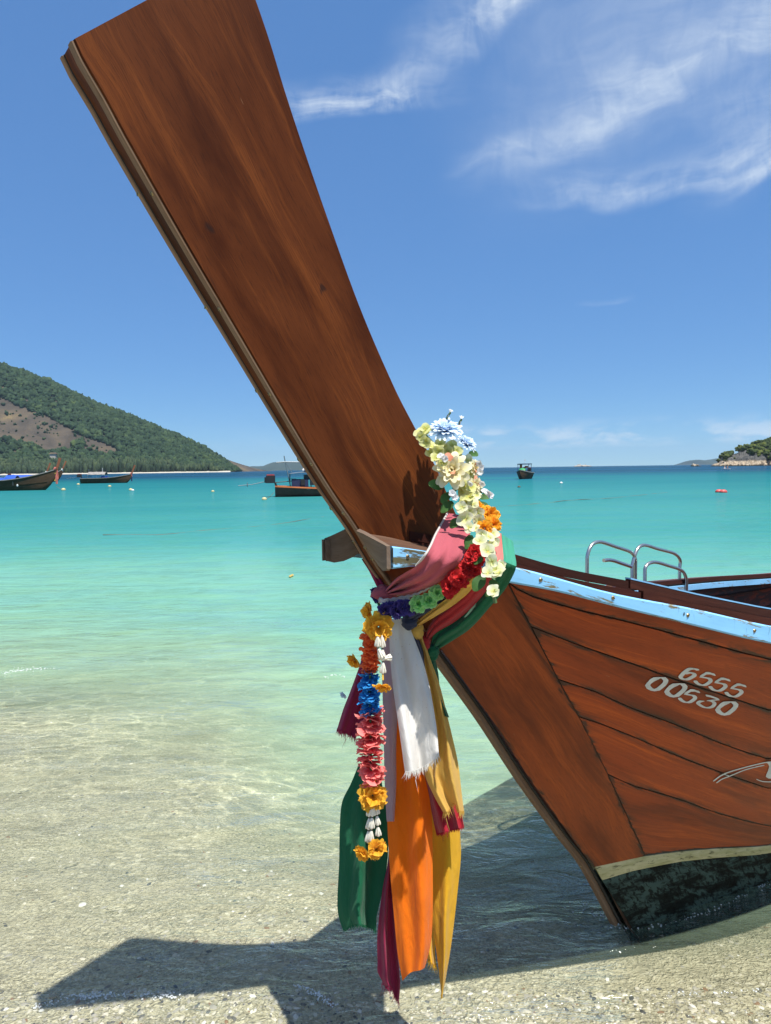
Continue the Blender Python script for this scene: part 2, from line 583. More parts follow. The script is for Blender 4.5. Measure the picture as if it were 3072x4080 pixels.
def antifoul(name):
    m, t = material(name)
    p = t.n('ShaderNodeTexCoord').outputs['UV']
    n1 = t.noise(t.mapv(p, scale=(7, 13, 1)), 1.0, 6, .7, .4)
    n2 = t.noise(t.mapv(p, scale=(60, 25, 1)), 1.0, 5, .65, .3)
    c = t.mix(t.smooth(n1, .42, .56), (.055, .090, .078), (.006, .009, .008))
    c = t.mix(t.m('MULTIPLY', t.smooth(n2, .5, .58), .85), c, (.003, .003, .003))
    low = t.smooth(t.n('ShaderNodeSeparateXYZ', None, i_0=p).outputs[1], .55, .8)
    pk = t.m('MULTIPLY', t.smooth(t.noise(t.mapv(p, scale=(5, 20, 1), loc=(3, 9, 0)), 1.0, 5, .7, .5), .48, .6), low)
    c = t.mix(t.m('MULTIPLY', pk, .8), c, (.07, .04, .035))
    b = t.n('ShaderNodeBsdfPrincipled', None, Base_Color=c, Roughness=.7, Specular_IOR_Level=.08, Normal=t.n('ShaderNodeBump', None, Strength=.8, Distance=.006, Height=t.m('ADD', n1, n2)))
    t.n('ShaderNodeOutputMaterial', None, Surface=b)
    return m


def cream_band(name):
    m, t = material(name)
    p = t.n('ShaderNodeTexCoord').outputs['UV']
    n1 = t.noise(t.mapv(p, scale=(9, 30, 1)), 1.0, 7, .7, .3)
    n2 = t.noise(t.mapv(p, scale=(22, 60, 1), loc=(7, 2, 0)), 1.0, 5, .65, .6)
    c = t.mix(t.smooth(n1, .35, .7), (.52, .47, .27), (.30, .28, .11))
    c = t.mix(t.m('MULTIPLY', t.smooth(n2, .56, .66), .85), c, (.05, .05, .012))
    b = t.n('ShaderNodeBsdfPrincipled', None, Base_Color=c, Roughness=.7, Normal=t.n('ShaderNodeBump', None, Strength=.4, Distance=.002, Height=n1))
    t.n('ShaderNodeOutputMaterial', None, Surface=b)
    return m


M = {}
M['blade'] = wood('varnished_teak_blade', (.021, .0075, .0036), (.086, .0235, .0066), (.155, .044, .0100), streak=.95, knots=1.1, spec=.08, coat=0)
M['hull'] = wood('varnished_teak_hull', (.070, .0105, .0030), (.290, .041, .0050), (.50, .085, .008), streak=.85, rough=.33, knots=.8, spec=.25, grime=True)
M['stem'] = wood('varnished_teak_stem', (.075, .015, .005), (.300, .055, .0100), (.50, .100, .015), streak=.8, rough=.36, knots=1.2, spec=.2, grime=True)
M['cap'] = wood('sun_worn_teak', (0.0382, 0.0170, 0.0093), (0.1105, 0.0493, 0.0255), (0.1870, 0.0935, 0.0527), rough=.55, wear=.25, coat=0)
M['coam'] = wood('dark_red_teak', (0.0187, 0.0064, 0.0047), (0.0527, 0.0153, 0.0102), (0.0935, 0.0289, 0.0170), rough=.4, coat=.1)
M['batten'] = band_weathered('driftwood_batten')
M['endgrain'] = wood('grey_end_grain', (.055, .034, .024), (.125, .086, .062), (.185, .13, .092), rough=.65, wear=.3, coat=0, knots=.2)
M['blue'] = paint('sky_blue_paint', (.20, .46, .72), (.24, .20, .09), .595)
M['bluechip'] = paint('flaking_blue_paint', (.22, .50, .78), (.10, .10, .05), .50)
M['antifoul'] = antifoul('fouled_bottom_paint')
M['cream'] = cream_band('stained_cream_paint')
M['black'] = plain('black_caulk', (.012, .010, .009), .8)
M['inner'] = plain('dark_bilge_wood', (.05, .022, .014), .7, var=.4)
M['brass'] = plain('weathered_brass', (.33, .25, .13), .42, .85, .3, 300)
M['steel'] = plain('brushed_steel', (.55, .53, .50), .3, .95, .25, 60)
M['white_letter'] = plain('hand_painted_white', (.62, .62, .60), .5, var=.35, scale=45)

# ------------------------------------------------------------------ sand, sea
def seabed(x, y):
    """height of the sand; water lies at z = 0"""
    w = y + .10 * x
    if w < 1.2:
        z = .055 * (1.2 - w) + .012
    else:
        z = .012 - .030 * (w - 1.2)
    if w > 3.2:
        z -= .07 * (w - 3.2) ** 1.15
    k = max(0, min(1, (w - 1.95) / 1.2))
    z -= .035 * k * k * (3 - 2 * k)
    sx, sy = max(0, min(1, (x + 1.0 + .15 * (y - 3)) / 1.3)), max(0, min(1, (y - 2.6) / 1.3))
    z -= .24 * sx * sx * (3 - 2 * sx) * sy * sy * (3 - 2 * sy)      # deeper on the right
    z += .12 * math.exp(-((x + 2.7) / 1.5) ** 2 - ((y - 4.6) / 1.0) ** 2)       # bank on the left
    z += .03 * math.exp(-((x + 1.2) / 1.0) ** 2 - ((y - 3.4) / .8) ** 2)
    z -= .15 * math.exp(-((x - 1.0) / .75) ** 2 - ((y - 2.95) / .5) ** 2)       # scour round the hull
    z += .020 * (mnoise.noise(Vector((x * .8, y * 1.1, 3.0))))
    z += .006 * mnoise.noise(Vector((x * 4.0, y * 5.0, 9.0)))
    return max(z, -5.0) if y < 60 else max(z, -14.0)


def sand_mat():
    m, t = material('crushed_coral_sand')
    p0 = t.n('ShaderNodeNewGeometry').outputs['Position']
    wob = t.n('ShaderNodeTexNoise', None, Vector=t.mapv(p0, scale=(1.0, 2.0, 1)), Scale=7.0, Detail=4, Roughness=.6).outputs[1]
    p = t.n('ShaderNodeVectorMath', {'operation': 'MULTIPLY_ADD'}, i_0=wob, i_1=(.09, .045, 0), i_2=p0).outputs[0]
    v1 = t.n('ShaderNodeTexVoronoi', None, Vector=p, Scale=62.0, Randomness=1.0)
    v2 = t.n('ShaderNodeTexVoronoi', None, Vector=p, Scale=150.0, Randomness=1.0)
    g1 = t.n('ShaderNodeSeparateXYZ', None, i_0=v1.outputs['Color'])
    g2 = t.n('ShaderNodeSeparateXYZ', None, i_0=v2.outputs['Color'])
    base = t.ramp(g2.outputs[0], [(0, (.17, .16, .115)), (.35, (.29, .272, .20)), (.75, (.35, .33, .245)), (1, (.46, .44, .35))])
    big = t.ramp(g1.outputs[1], [(0, (.10, .095, .075)), (.05, (.25, .232, .17)), (.5, (.335, .31, .23)), (.9, (.39, .365, .28)), (1, (.54, .52, .43))])
    patch = t.smooth(t.noise(p, 2.2, 4, .6, .6), .38, .66)
    c = t.mix(t.m('MULTIPLY', patch, .8), base, big)
    blot = t.noise(t.mapv(p, scale=(9, 20, 9)), 1.0, 5, .6, .9)
    c = t.mix(t.m('MULTIPLY', t.smooth(blot, .52, .70), .55), c, (.15, .14, .115))
    c = t.mix(t.m('MULTIPLY', t.smooth(t.noise(p, .9, 3), .4, .7), .3), c, (.26, .245, .19))
    c = t.mix(1.0, c, (1.20, 1.17, 1.05), 'MULTIPLY')
    h = t.m('ADD', t.m('MULTIPLY', v1.outputs['Distance'], 1.2), t.m('MULTIPLY', v2.outputs['Distance'], .7))
    h = t.m('ADD', h, t.m('MULTIPLY', t.noise(t.mapv(p, scale=(5, 14, 5)), 1.0, 5, .6, .8), 1.2))
    b = t.n('ShaderNodeBsdfPrincipled', None, Base_Color=c, Roughness=.75, Specular_IOR_Level=.3,
            Normal=t.n('ShaderNodeBump', None, Strength=.9, Distance=.010, Height=h))
    t.n('ShaderNodeOutputMaterial', None, Surface=b)
    return m


def build_sand():
    ys = np.r_[np.linspace(-8, .8, 12), np.linspace(1.0, 8, 150), np.geomspace(8.2, 60, 40)]
    xs = np.r_[np.linspace(-60, -6, 18), np.linspace(-5.7, 6, 170), np.linspace(6.5, 60, 18)]
    V, UV = [], []
    for y in ys:
        for x in xs:
            V.append((x, y, seabed(x, y)))
    o = mesh('sand_ground', V, grid_faces(len(ys), len(xs)), sand_mat())
    tag(o, kind='structure')
    # open sea floor far out closes the ground under the sea
    y2 = [60, 300, 1000, 4000, 14000]
    V = []
    for y in y2:
        for x in (-1.3 * y - 60, 0, 1.3 * y + 60):
            V.append((x, y, -14.0 if y > 60 else seabed(0, 60)))
    o = mesh('sea_floor', V, grid_faces(len(y2), 3), M['sand_far'])
    tag(o, kind='structure')


def water_mat():
    m, t = material('shallow_sea_water')
    geo = t.n('ShaderNodeNewGeometry')
    p = geo.outputs['Position']
    depth = t.n('ShaderNodeAttribute', {'attribute_name': 'depth'}).outputs['Fac']
    rip = t.noise(t.mapv(p, scale=(1.0, 2.8, 1)), 1.7, 5, .62, .9)
    # how much of what lies below is veiled by the lit water above it
    veil = t.m('SUBTRACT', 1.0, t.m('EXPONENT', t.m('MULTIPLY', t.m('MAXIMUM', t.m('ADD', depth, t.m('MULTIPLY', t.m('SUBTRACT', rip, .5), t.m('MULTIPLY', t.smooth(depth, .03, .6), .85))), 0.0), -2.3)))
    reef = t.smooth(t.noise(t.mapv(p, scale=(.010, .022, 1), loc=(2, 5, 0)), 1.0, 5, .62, .5), .50, .64)
    mott = t.smooth(t.noise(t.mapv(p, scale=(.05, .17, 1), loc=(1, 3, 0)), 1.0, 5, .6, .5), .35, .7)
    body = t.ramp(t.m('DIVIDE', depth, 14.0), [(0, (.38, .44, .28)), (.02, (.33, .485, .33)), (.05, (.195, .41, .315)), (.10, (.090, .290, .255)), (.16, (.042, .218, .215)),
                                               (.24, (.016, .150, .170)), (.34, (.010, .115, .145)), (.5, (.008, .062, .105)), (1.0, (.006, .042, .090))])
    body = t.mix(t.m('MULTIPLY', mott, .5), body, t.mix(1.0, body, (.55, .82, .92), 'MULTIPLY'))
    green = t.smooth(t.noise(t.mapv(p, scale=(.35, 1.1, 1), loc=(7, 3, 0)), 1.6, 5, .65, .8), .40, .66)
    body = t.mix(t.m('MULTIPLY', green, t.m('MULTIPLY', t.smooth(depth, .1, .5), .38)), body, t.mix(1.0, body, (1.25, 1.08, .72), 'MULTIPLY'))
    deep_enough = t.smooth(depth, 2.6, 4.2)
    body = t.mix(t.m('MULTIPLY', t.m('MULTIPLY', reef, deep_enough), .85), body, (.012, .075, .155))
    # ripples: small wind waves over slow swell, coarser with distance
    n1 = t.noise(t.mapv(p, scale=(1.0, 2.6, 1)), 2.6, 5, .6, .7)
    n2 = t.noise(t.mapv(p, scale=(1.0, 2.2, 1), rot=(0, 0, .4)), 9.0, 4, .6, .5)
    n3 = t.noise(t.mapv(p, scale=(.12, .42, 1)), 1.6, 4, .6, .4)
    hgt = t.m('ADD', t.m('MULTIPLY', n1, .10), t.m('ADD', t.m('MULTIPLY', n2, .018), t.m('MULTIPLY', n3, .34)))
    bmp = t.n('ShaderNodeBump', None, Strength=.55, Distance=1.0, Height=hgt)
    # caustic light put into the transparent colour: a net of brighter lines over dimmer cells
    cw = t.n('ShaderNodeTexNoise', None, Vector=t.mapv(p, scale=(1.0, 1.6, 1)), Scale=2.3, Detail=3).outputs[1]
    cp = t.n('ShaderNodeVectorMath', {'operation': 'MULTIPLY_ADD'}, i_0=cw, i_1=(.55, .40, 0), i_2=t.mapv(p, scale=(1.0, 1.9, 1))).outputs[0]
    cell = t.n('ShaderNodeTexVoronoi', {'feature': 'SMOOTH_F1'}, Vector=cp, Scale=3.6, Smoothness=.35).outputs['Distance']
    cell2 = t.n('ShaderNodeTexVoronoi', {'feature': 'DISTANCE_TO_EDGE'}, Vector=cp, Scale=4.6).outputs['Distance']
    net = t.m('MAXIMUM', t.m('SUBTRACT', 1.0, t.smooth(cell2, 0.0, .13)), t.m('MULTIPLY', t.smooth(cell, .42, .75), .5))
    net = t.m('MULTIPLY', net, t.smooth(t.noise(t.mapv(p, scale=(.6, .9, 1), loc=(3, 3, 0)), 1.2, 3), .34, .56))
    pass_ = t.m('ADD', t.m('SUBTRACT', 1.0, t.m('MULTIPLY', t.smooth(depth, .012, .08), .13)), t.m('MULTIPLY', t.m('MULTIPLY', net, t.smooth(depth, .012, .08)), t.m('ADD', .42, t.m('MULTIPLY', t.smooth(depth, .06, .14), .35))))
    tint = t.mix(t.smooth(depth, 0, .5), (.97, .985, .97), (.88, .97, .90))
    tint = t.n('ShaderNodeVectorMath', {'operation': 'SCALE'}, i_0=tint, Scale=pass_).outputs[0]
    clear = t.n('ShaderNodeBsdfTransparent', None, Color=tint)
    scat = t.n('ShaderNodeBsdfDiffuse', None, Color=body, Normal=bmp)
    under = t.n('ShaderNodeMixShader', None, i_0=veil, i_1=clear, i_2=scat)
    gl = t.n('ShaderNodeBsdfGlossy', None, Color=(1, 1, 1), Roughness=.05, Normal=bmp)
    fr = t.n('ShaderNodeFresnel', None, IOR=1.333, Normal=bmp).outputs[0]
    refl_streaks = t.smooth(t.noise(t.mapv(p, scale=(.30, 1.25, 1), loc=(4, 2, 0)), 1.3, 6, .68, .4), .34, .66)     # noise streaks put more or less sky reflection into the surface
    fr = t.m('MULTIPLY', fr, t.m('ADD', .30, t.m('MULTIPLY', refl_streaks, 1.35)))
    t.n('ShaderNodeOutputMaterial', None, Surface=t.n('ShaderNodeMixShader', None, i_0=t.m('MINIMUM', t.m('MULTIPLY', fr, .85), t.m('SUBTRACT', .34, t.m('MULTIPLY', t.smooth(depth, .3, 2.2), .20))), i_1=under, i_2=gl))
    return m


def wave(x, y):
    a = .012 * mnoise.noise(Vector((x * 1.1, y * 2.3, 0))) + .0075 * mnoise.noise(Vector((x * 3.0, y * 5.0, 4)))
    a += .0032 * mnoise.noise(Vector((x * 7, y * 10, 8)))
    k = min(1.0, max(.15, (y + .1 * x - 1.9) / 2.2))
    a *= k
    # one low roller coming in past the scarves
    c = 4.75 + .35 * math.sin(x * .8 + .6) - .12 * x
    a += .035 * math.exp(-((y - c) / .28) ** 2) * (.5 + .5 * math.tanh((x + 2.2) * 1.4))
    return a


def build_sea():
    ys = np.r_[np.linspace(-6, 1.3, 10), np.linspace(1.4, 9, 240), np.geomspace(9.1, 60, 60), np.geomspace(64, 13000, 40)]
    us = np.r_[np.linspace(-1, -.42, 30)[:-1], np.linspace(-.42, .42, 240), np.linspace(.42, 1, 30)[1:]]
    V, D = [], []
    for y in ys:
        hw = 1.3 * max(y, 2) + 6 if y < 60 else 1.3 * y + 6
        for u in us:
            x = u * hw
            z = wave(x, y) if y < 40 else 0.0
            V.append((x, y, z))
            if y < 60:
                d = max(0.0, z - seabed(x, y)) * 1.0
            else:
                d = 5.0
            if y > 16:       # offshore the floor runs off to the drop-off where the sea turns dark blue
                w = y + .10 * x
                d0 = float(np.interp(w, [16, 30, 60, 110, 180, 260, 1200], [2.0, 2.6, 3.2, 4.2, 7.0, 12.5, 14.0]))
                k = min(1, (y - 16) / 6)
                d = d * (1 - k) + d0 * k
            D.append(d)
    o = mesh('sea', V, grid_faces(len(ys), len(us)), water_mat())
    at = o.data.attributes.new('depth', 'FLOAT', 'POINT')
    at.data.foreach_set('value', np.array(D, 'f'))
    tag(o, kind='structure')
    return o


M['sand_far'] = plain('pale_sea_floor', (.42, .40, .30), .9, scale=.2)
build_sand()
build_sea()


def build_pebbles():
    """coral crumbs, shell bits and dark pebbles lying on the sand"""
    cols = [(.060, .062, .060), (.11, .105, .09), (.62, .60, .54), (.50, .46, .36), (.20, .12, .065), (.30, .28, .23)]
    mats = [plain('pebble_%s' % n, c, .6, var=.3, scale=80) for n, c in zip(('slate', 'grey', 'white', 'cream', 'rust', 'drab'), cols)]
    V, Fc, mi = [], [], []
    base = [(-1, -.2, 0), (-.3, -1, .1), (.8, -.6, 0), (1, .4, .1), (.1, 1, 0), (-.8, .7, .05), (-.25, -.1, .8), (.35, .15, .9)]
    fcs = [(0, 1, 6), (1, 2, 7), (1, 7, 6), (2, 3, 7), (3, 4, 7), (4, 5, 6), (4, 6, 7), (5, 0, 6)]
    pw = [.08, .14, .06, .30, .05, .37]
    n = 0
    while n < 9500:
        y = 1.15 + 4.6 * rng.random() ** 1.5 if n < 5200 else 1.5 + .62 * rng.random()
        x = (rng.random() - .5) * 1.25 * y + rng.normal() * .2
        if n < 5200 and mnoise.noise(Vector((x * 1.3, y * 1.6, 2))) + rng.random() * .9 < .28:
            continue
        n += 1
        k = rng.choice(6, p=pw)
        s = .003 + .006 * rng.random() ** 2.4
        if k == 0 or k == 1:
            s *= .95
        if rng.random() < .008:
            s *= 2.2
        a = rng.random() * 6.28
        ca, sa = math.cos(a), math.sin(a)
        z0 = seabed(x, y) - .1 * s
        o = len(V)
        fl = .5 + .4 * rng.random()
        el = 1 + .8 * rng.random()
        for (bx, by, bz) in base:
            bx, by = bx * el * (.8 + .4 * rng.random()), by * (.8 + .4 * rng.random())
            V.append((x + s * (bx * ca - by * sa), y + s * (bx * sa + by * ca), z0 + s * bz * fl))
        Fc += [tuple(o + i for i in f) for f in fcs]
        mi += [k] * len(fcs)
    ob = mesh('pebbles', V, Fc, None, mats=mats, fmat=mi, smooth=True)
    tag(ob, 'scattered coral crumbs and dark pebbles lying on the sand under the shallow water', 'pebbles', kind='stuff')


build_pebbles()

# ------------------------------------------------------------------ the beached longtail boat
BOAT = thing('longtail_boat', 'large varnished longtail boat beached on sand with tall prow and painted number 6555 00530', 'boat', tuple(BASE))
z6 = lambda x, y: (150 + x / 1.4487, y / 1.4487)
z8 = lambda x, y: (200 + x / 3.16, 100 + y / 3.16)
z1 = lambda x, y: (1200 + x / 1.666, 1550 + y / 1.666)
z3 = lambda x, y: (1700 + x / 1.2143, 2100 + y / 1.2143)
zK = lambda x, y: (1300 + x / 2.0825, 2050 + y / 2.0825)
zR = lambda x, y: (2000 + x / 1.554, 2100 + y / 1.554)
zN = lambda x, y: (2500 + x / 2.9126, 2580 + y / 2.9126)
z5 = lambda x, y: (2200 + x / 1.9106, 3200 + y / 1.9106)
zG = lambda x, y: (1640 + x / 2.6337, 1600 + y / 2.6337)
z2 = lambda x, y: (1250 + x / 1.2786, 2350 + y / 1.2786)

# stem profile (s, z) from the near edge of the blade and of the bow board
front_px = [z8(255, 235), z8(380, 500), z8(620, 900), z8(890, 1400), z6(850, 1430), z6(1160, 1950), z1(0, 360), z1(200, 680), z1(375, 935),
            z1(510, 1165), z1(600, 1290), (1660, 2460), (1757.6, 2594), (1947, 2857.6), (2111.8, 3113), (2276, 3343.5), (2358.8, 3450.6), (2486, 3690)]
STEM = [to_boat(on_plane(x, y, .022)) for x, y in front_px]
_sz = sorted((z, s) for s, _, z in STEM)
_zz = [a for a, b in _sz]
_ss = [b for a, b in _sz]


def s_stem(z):
    if z < _zz[0]:
        return _ss[0] - (z - _zz[0]) * .8
    return float(np.interp(z, _zz, _ss))


def thick(z):
    return float(np.interp(z, [0, 1.2, 1.5, 2.4], [.044, .046, .052, .074]))


def hull_d(s, z):
    q = max(0.0, s - s_stem(min(z, 1.6)))
    a = .25 + .27 * max(z, -.2)
    return .024 + .82 * math.tanh(a * q / .82)


def on_hull(px, py, extra=0.0):
    d = .2
    for _ in range(40):
        P = on_plane(px, py, d)
        s, _d, z = to_boat(P)
        d = .5 * d + .5 * (hull_d(s, z) + extra)
    return s, z


def hp(s, z, out=0.0):
    """point on the near hull side, pushed out by `out` along its normal"""
    P = bp(s, hull_d(s, z), z)
    if out:
        e = .01
        a = bp(s + e, hull_d(s + e, z), z) - P
        b = bp(s, hull_d(s, z + e), z + e) - P
        n = a.cross(b).normalized()
        if n.dot(SIDE) < 0:
            n = -n
        P = P + n * out
    return P


def rim_d(s):                    # outer face of the gunwale rail
    return .165 + .66 * math.tanh(max(0, s + 1.0) * .41 / .66)


def on_rim(px, py, off=0.0):
    d = .25
    for _ in range(40):
        P = on_plane(px, py, d)
        s, _d, z = to_boat(P)
        d = .5 * d + .5 * (rim_d(s) + off)
    return s, z


def mirror(V):
    """mirror world points in the centre plane of the boat"""
    return [Vector(p) - SIDE * (2 * (Vector(p) - BASE).dot(SIDE)) for p in V]


def flip_far(vfu):
    out = []
    for p in vfu[0]:
        s, d, z = to_boat(Vector(p))
        k = .50 + .50 * max(0.0, min(1.0, (s + 1.15) / .9))
        out.append(bp(s, -d * k if d > .03 else -d, z))
    return out, [q[::-1] for q in vfu[1]], vfu[2]


def flip(vfu):
    v, f, uv = vfu
    return mirror(v), [q[::-1] for q in f], uv


# --- prow blade
rear_px = [(940, -184), (1012.8, 0), z6(1340, 260), z6(1420, 520), z6(1520, 820), z6(1666, 1240), (1440, 1235), z1(630, 0), z1(760, 250), z1(900, 510), z1(990, 720), (1850, 2110), (1905, 2240), (1960, 2380)]
rear = [to_boat(on_plane(x, y, .026)) for x, y in rear_px]
fr = [(s, z) for s, _, z in STEM if z > 1.02]
NB = 56
fr_c = catmull(fr, NB)
re_c = catmull([(s, z) for s, _, z in rear], NB)


def blade_ring(i):
    (s0, z0), (s1, z1_) = fr_c[i], re_c[i]
    t = thick(z0) / 2
    c = .005
    L = math.hypot(s1 - s0, z1_ - z0)
    f = c / L
    pt = lambda k, d: bp(s0 + (s1 - s0) * k, d, z0 + (z1_ - z0) * k)
    ks = [f, .25, .5, .75, 1 - f]
    ring = [pt(k, t) for k in ks] + [pt(1, t - c), pt(1, -t + c)] + [pt(k, -t) for k in ks[::-1]] + [pt(0, -t + c), pt(0, t - c)]
    return ring


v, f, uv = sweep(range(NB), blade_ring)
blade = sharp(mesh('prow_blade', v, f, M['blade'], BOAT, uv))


def edge_strip(name, d_fun, w_fun, zmin, zmax, proud, mat, lo=0):
    st = [(s, z) for s, z in catmull([(s, z) for s, _, z in STEM], 90) if zmin <= z <= zmax]
    n = len(st)

    def ring(i):
        a, b = st[max(i - 1, 0)], st[min(i + 1, n - 1)]
        ds, dz = b[0] - a[0], b[1] - a[1]
        l = math.hypot(ds, dz)
        # forward normal in the centre plane (towards smaller s)
        ns, nz = (-abs(dz) / l, -abs(ds) / l)
        s, z = st[i]
        d0, w = d_fun(z), w_fun(z)
        r = []
        for dd, k in ((d0, -.004), (d0, proud - .002), (d0 + .002, proud), (d0 + w - .002, proud), (d0 + w, proud - .002), (d0 + w, -.004)):
            r.append(bp(s + ns * k, dd, z + nz * k))
        return r
    v, f, uv = sweep(range(n), ring)
    return sharp(mesh(name, v, f, mat, BOAT, uv)), st


near_strip, st_near = edge_strip('edge_batten', lambda z: thick(z) / 2 - .003 - .25 * thick(z), lambda z: .25 * thick(z), 1.285, 3, .0035, M['batten'])
far_strip, st_far = edge_strip('edge_batten', lambda z: -thick(z) / 2 + .002, lambda z: .18 * thick(z), 1.285, 3, .005, M['batten'])
groove, _ = edge_strip('dark_groove', lambda z: -.31 * thick(z), lambda z: .075 * thick(z), 1.285, 3, .0015, M['black'])
keel_strip, st_keel = edge_strip('stem_batten', lambda z: -.026, lambda z: .026, -.2, 1.18, .016, M['batten'])
keel_dark, _ = edge_strip('dark_groove', lambda z: .001, lambda z: .011, -.2, 1.18, .002, M['black'])


def screw_mesh():
    mb = MB()
    n = 12
    V = [(0, 0, .0022)] + [(.0052 * math.cos(k * 6.2832 / n) * .7, .0052 * math.sin(k * 6.2832 / n) * .7, .0020) for k in range(n)] + \
        [(.0052 * math.cos(k * 6.2832 / n), .0052 * math.sin(k * 6.2832 / n), 0) for k in range(n)]
    Fc = [(0, 1 + k, 1 + (k + 1) % n) for k in range(n)] + [(1 + k, 1 + n + k, 1 + n + (k + 1) % n, 1 + (k + 1) % n) for k in range(n)]
    mb.add((V, Fc, None), 0)
    mb.box((0, 0, .0024), (.009, .0013, .0006), mi=1)
    me_o = mb.build('screw_head', (M['brass'], M['black']), None, smooth=False, local=True)
    me = me_o.data
    bpy.data.objects.remove(me_o)
    return me


SCREW = screw_mesh()


def put_screw(P, nor, rot=0.0, k=1.0, parent=BOAT):
    o = bpy.data.objects.new('screw_head', SCREW)
    COL.objects.link(o)
    o.parent = parent
    q = Vector(nor).to_track_quat('Z', 'Y')
    o.rotation_mode = 'QUATERNION'
    from mathutils import Quaternion
    o.rotation_quaternion = q @ Quaternion((0, 0, 1), rot)
    o.location = Vector(P) - ORIG[parent.name]
    o.scale = (k, k, k)
    return o


def screw_on_stem(z, d, proud, k=1.0):
    s = s_stem(z)
    e = .02
    ds, dz = s_stem(z + e) - s_stem(z - e), 2 * e
    l = math.hypot(ds, dz)
    nv = bp(s - abs(dz) / l, d, z - abs(ds) / l) - bp(s, d, z)
    put_screw(bp(s, d, z) + nv * proud, nv, random.random() * 3, k)


for z in (2.13, 1.93, 1.765, 1.615, 1.5, 1.415):
    tt = thick(z)
    screw_on_stem(z, tt / 2 - .003 - .125 * tt, .0036)
    screw_on_stem(z + .012, -tt / 2 + .002 + .09 * tt, .0052)
screw_on_stem(1.385, thick(1.385) * .33, .0036)
screw_on_stem(1.302, thick(1.3) * .33, .0036)
screw_on_stem(1.302, -.40 * thick(1.3), .0052)
for z in (1.08, .93, .77, .6, .44, .3):
    screw_on_stem(z, -.013, .016, .8)

# --- gunwale caps with blue rail
rim_top_px = [z1(600, 1040), (1703, 2194), (1860, 2222), zR(90, 245), zR(300, 300), zR(700, 410), zR(1200, 505), zR(1666, 610)]
rim_bot_px = [z1(745, 1178), (1700, 2263), (1860, 2290), zR(45, 345), zR(350, 400), zR(700, 490), zR(1200, 612), zR(1666, 722)]


def extend(rail, zt, tau=1.3, s_end=6.0, n=14):
    s1, z1_ = rail[-1]
    out = list(rail)
    for k in range(1, n + 1):
        s = s1 + (s_end - s1) * (k / n) ** 1.4
        out.append((s, zt + (z1_ - zt) * math.exp(-(s - s1) / tau)))
    return out


AFT = [(.40, 1.052), (1.0, 1.005), (1.81, .945), (2.88, .862), (4.2, .80), (6.0, .80)]
top_rail = catmull([on_rim(*p) for p in rim_top_px] + AFT, 120)
bot_rail = catmull([on_rim(*p) for p in rim_bot_px] + [(s, z - .056) for s, z in AFT], 120)
TIP = top_rail[0][0]
NR = 80
sg = [TIP + (6.0 - TIP) * (k / (NR - 1)) ** 1.5 for k in range(NR)]


def rail_z(rail, s):
    return float(np.interp(s, [a for a, b in rail], [b for a, b in rail]))


def cap_ring(i, w=.145):
    s = sg[i]
    d = rim_d(s)
    zt, zb = rail_z(top_rail, s), rail_z(bot_rail, s)
    # the top is crowned towards the prow, and the nose is cut back behind the front edge
    di = max(d - w, .0245)
    up = .022 * max(0.0, min(1.0, (-.45 - s) / .6))
    si = lambda z: max(s, s_stem(z) + .010)
    return [bp(s, d - .012, zt), bp(si(zt + up), di, zt + up), bp(si(zb + .012), di, zb + .012), bp(s, d - .012, zb + .012)]


cap = MB().add(sweep(sg, cap_ring)).build('gunwale_cap', M['cap'], BOAT)
sharp(cap)
cap2 = MB().add(flip_far(sweep(sg, cap_ring))).build('gunwale_cap', M['cap'], BOAT)
sharp(cap2)


def blue_ring(i):
    s = sgb[i]
    d = rim_d(s)
    zt, zb = rail_z(top_rail, s), rail_z(bot_rail, s)
    c = .004
    return [bp(s, d - .0115, zt - .001), bp(s, d - c, zt - .001), bp(s, d, zt - .001 - c), bp(s, d, zb + c), bp(s, d - c, zb), bp(s, d - .0115, zb)]


sgb = [s for s in sg]
sgb[0] = TIP + .004
SPL = TIP + .30
bl = MB().add(sweep(sgb, blue_ring)).build('blue_rail', M['blue'], BOAT)
sharp(bl)
bl2 = MB().add(flip_far(sweep(sgb, blue_ring))).build('blue_rail', M['blue'], BOAT)
sharp(bl2)
sgb = [TIP + .003 + k * .27 / 10 for k in range(11)]


def chip_ring(i):
    s = sgb[i]
    d = rim_d(s) + .0015
    zt, zb = rail_z(top_rail, s), rail_z(bot_rail, s)
    return [bp(s, d - .006, zt - .002), bp(s, d, zt - .004), bp(s, d, zb + .004), bp(s, d - .006, zb + .002)]


bl3 = MB().add(sweep(sgb, chip_ring)).build('flaked_rail_end', M['bluechip'], BOAT)
sharp(bl3)

# end-grain faces of the two cap noses, flush behind the front edge of the prow
def nose(side):
    zt, zb = rail_z(top_rail, TIP), rail_z(bot_rail, TIP)
    d = rim_d(TIP)
    rows = []
    for (f_, zo, zu) in ((0, .0235, .016), (.25, .0195, .006), (.5, .013, -.004), (.75, .0065, -.008), (.93, .002, -.004), (1.0, .0, .002)):
        k = .023 + (d - .023) * f_
        row = []
        for q in range(4):
            z = (zb + zu) + (zt + zo - zb - zu) * q / 3
            s = (s_stem(z) + .004) * (1 - f_) + (TIP - .004) * f_ - .010 - .004 * math.sin(math.pi * f_)
            row.append(bp(s, k, z))
        rows.append(row)
    n = (rows[1][0] - rows[0][0]).cross(rows[0][1] - rows[0][0])
    vfu = slab(rows, .009, 1.0 if n.dot(FORE) > 0 else -1.0)
    return flip_far(vfu) if side < 0 else vfu


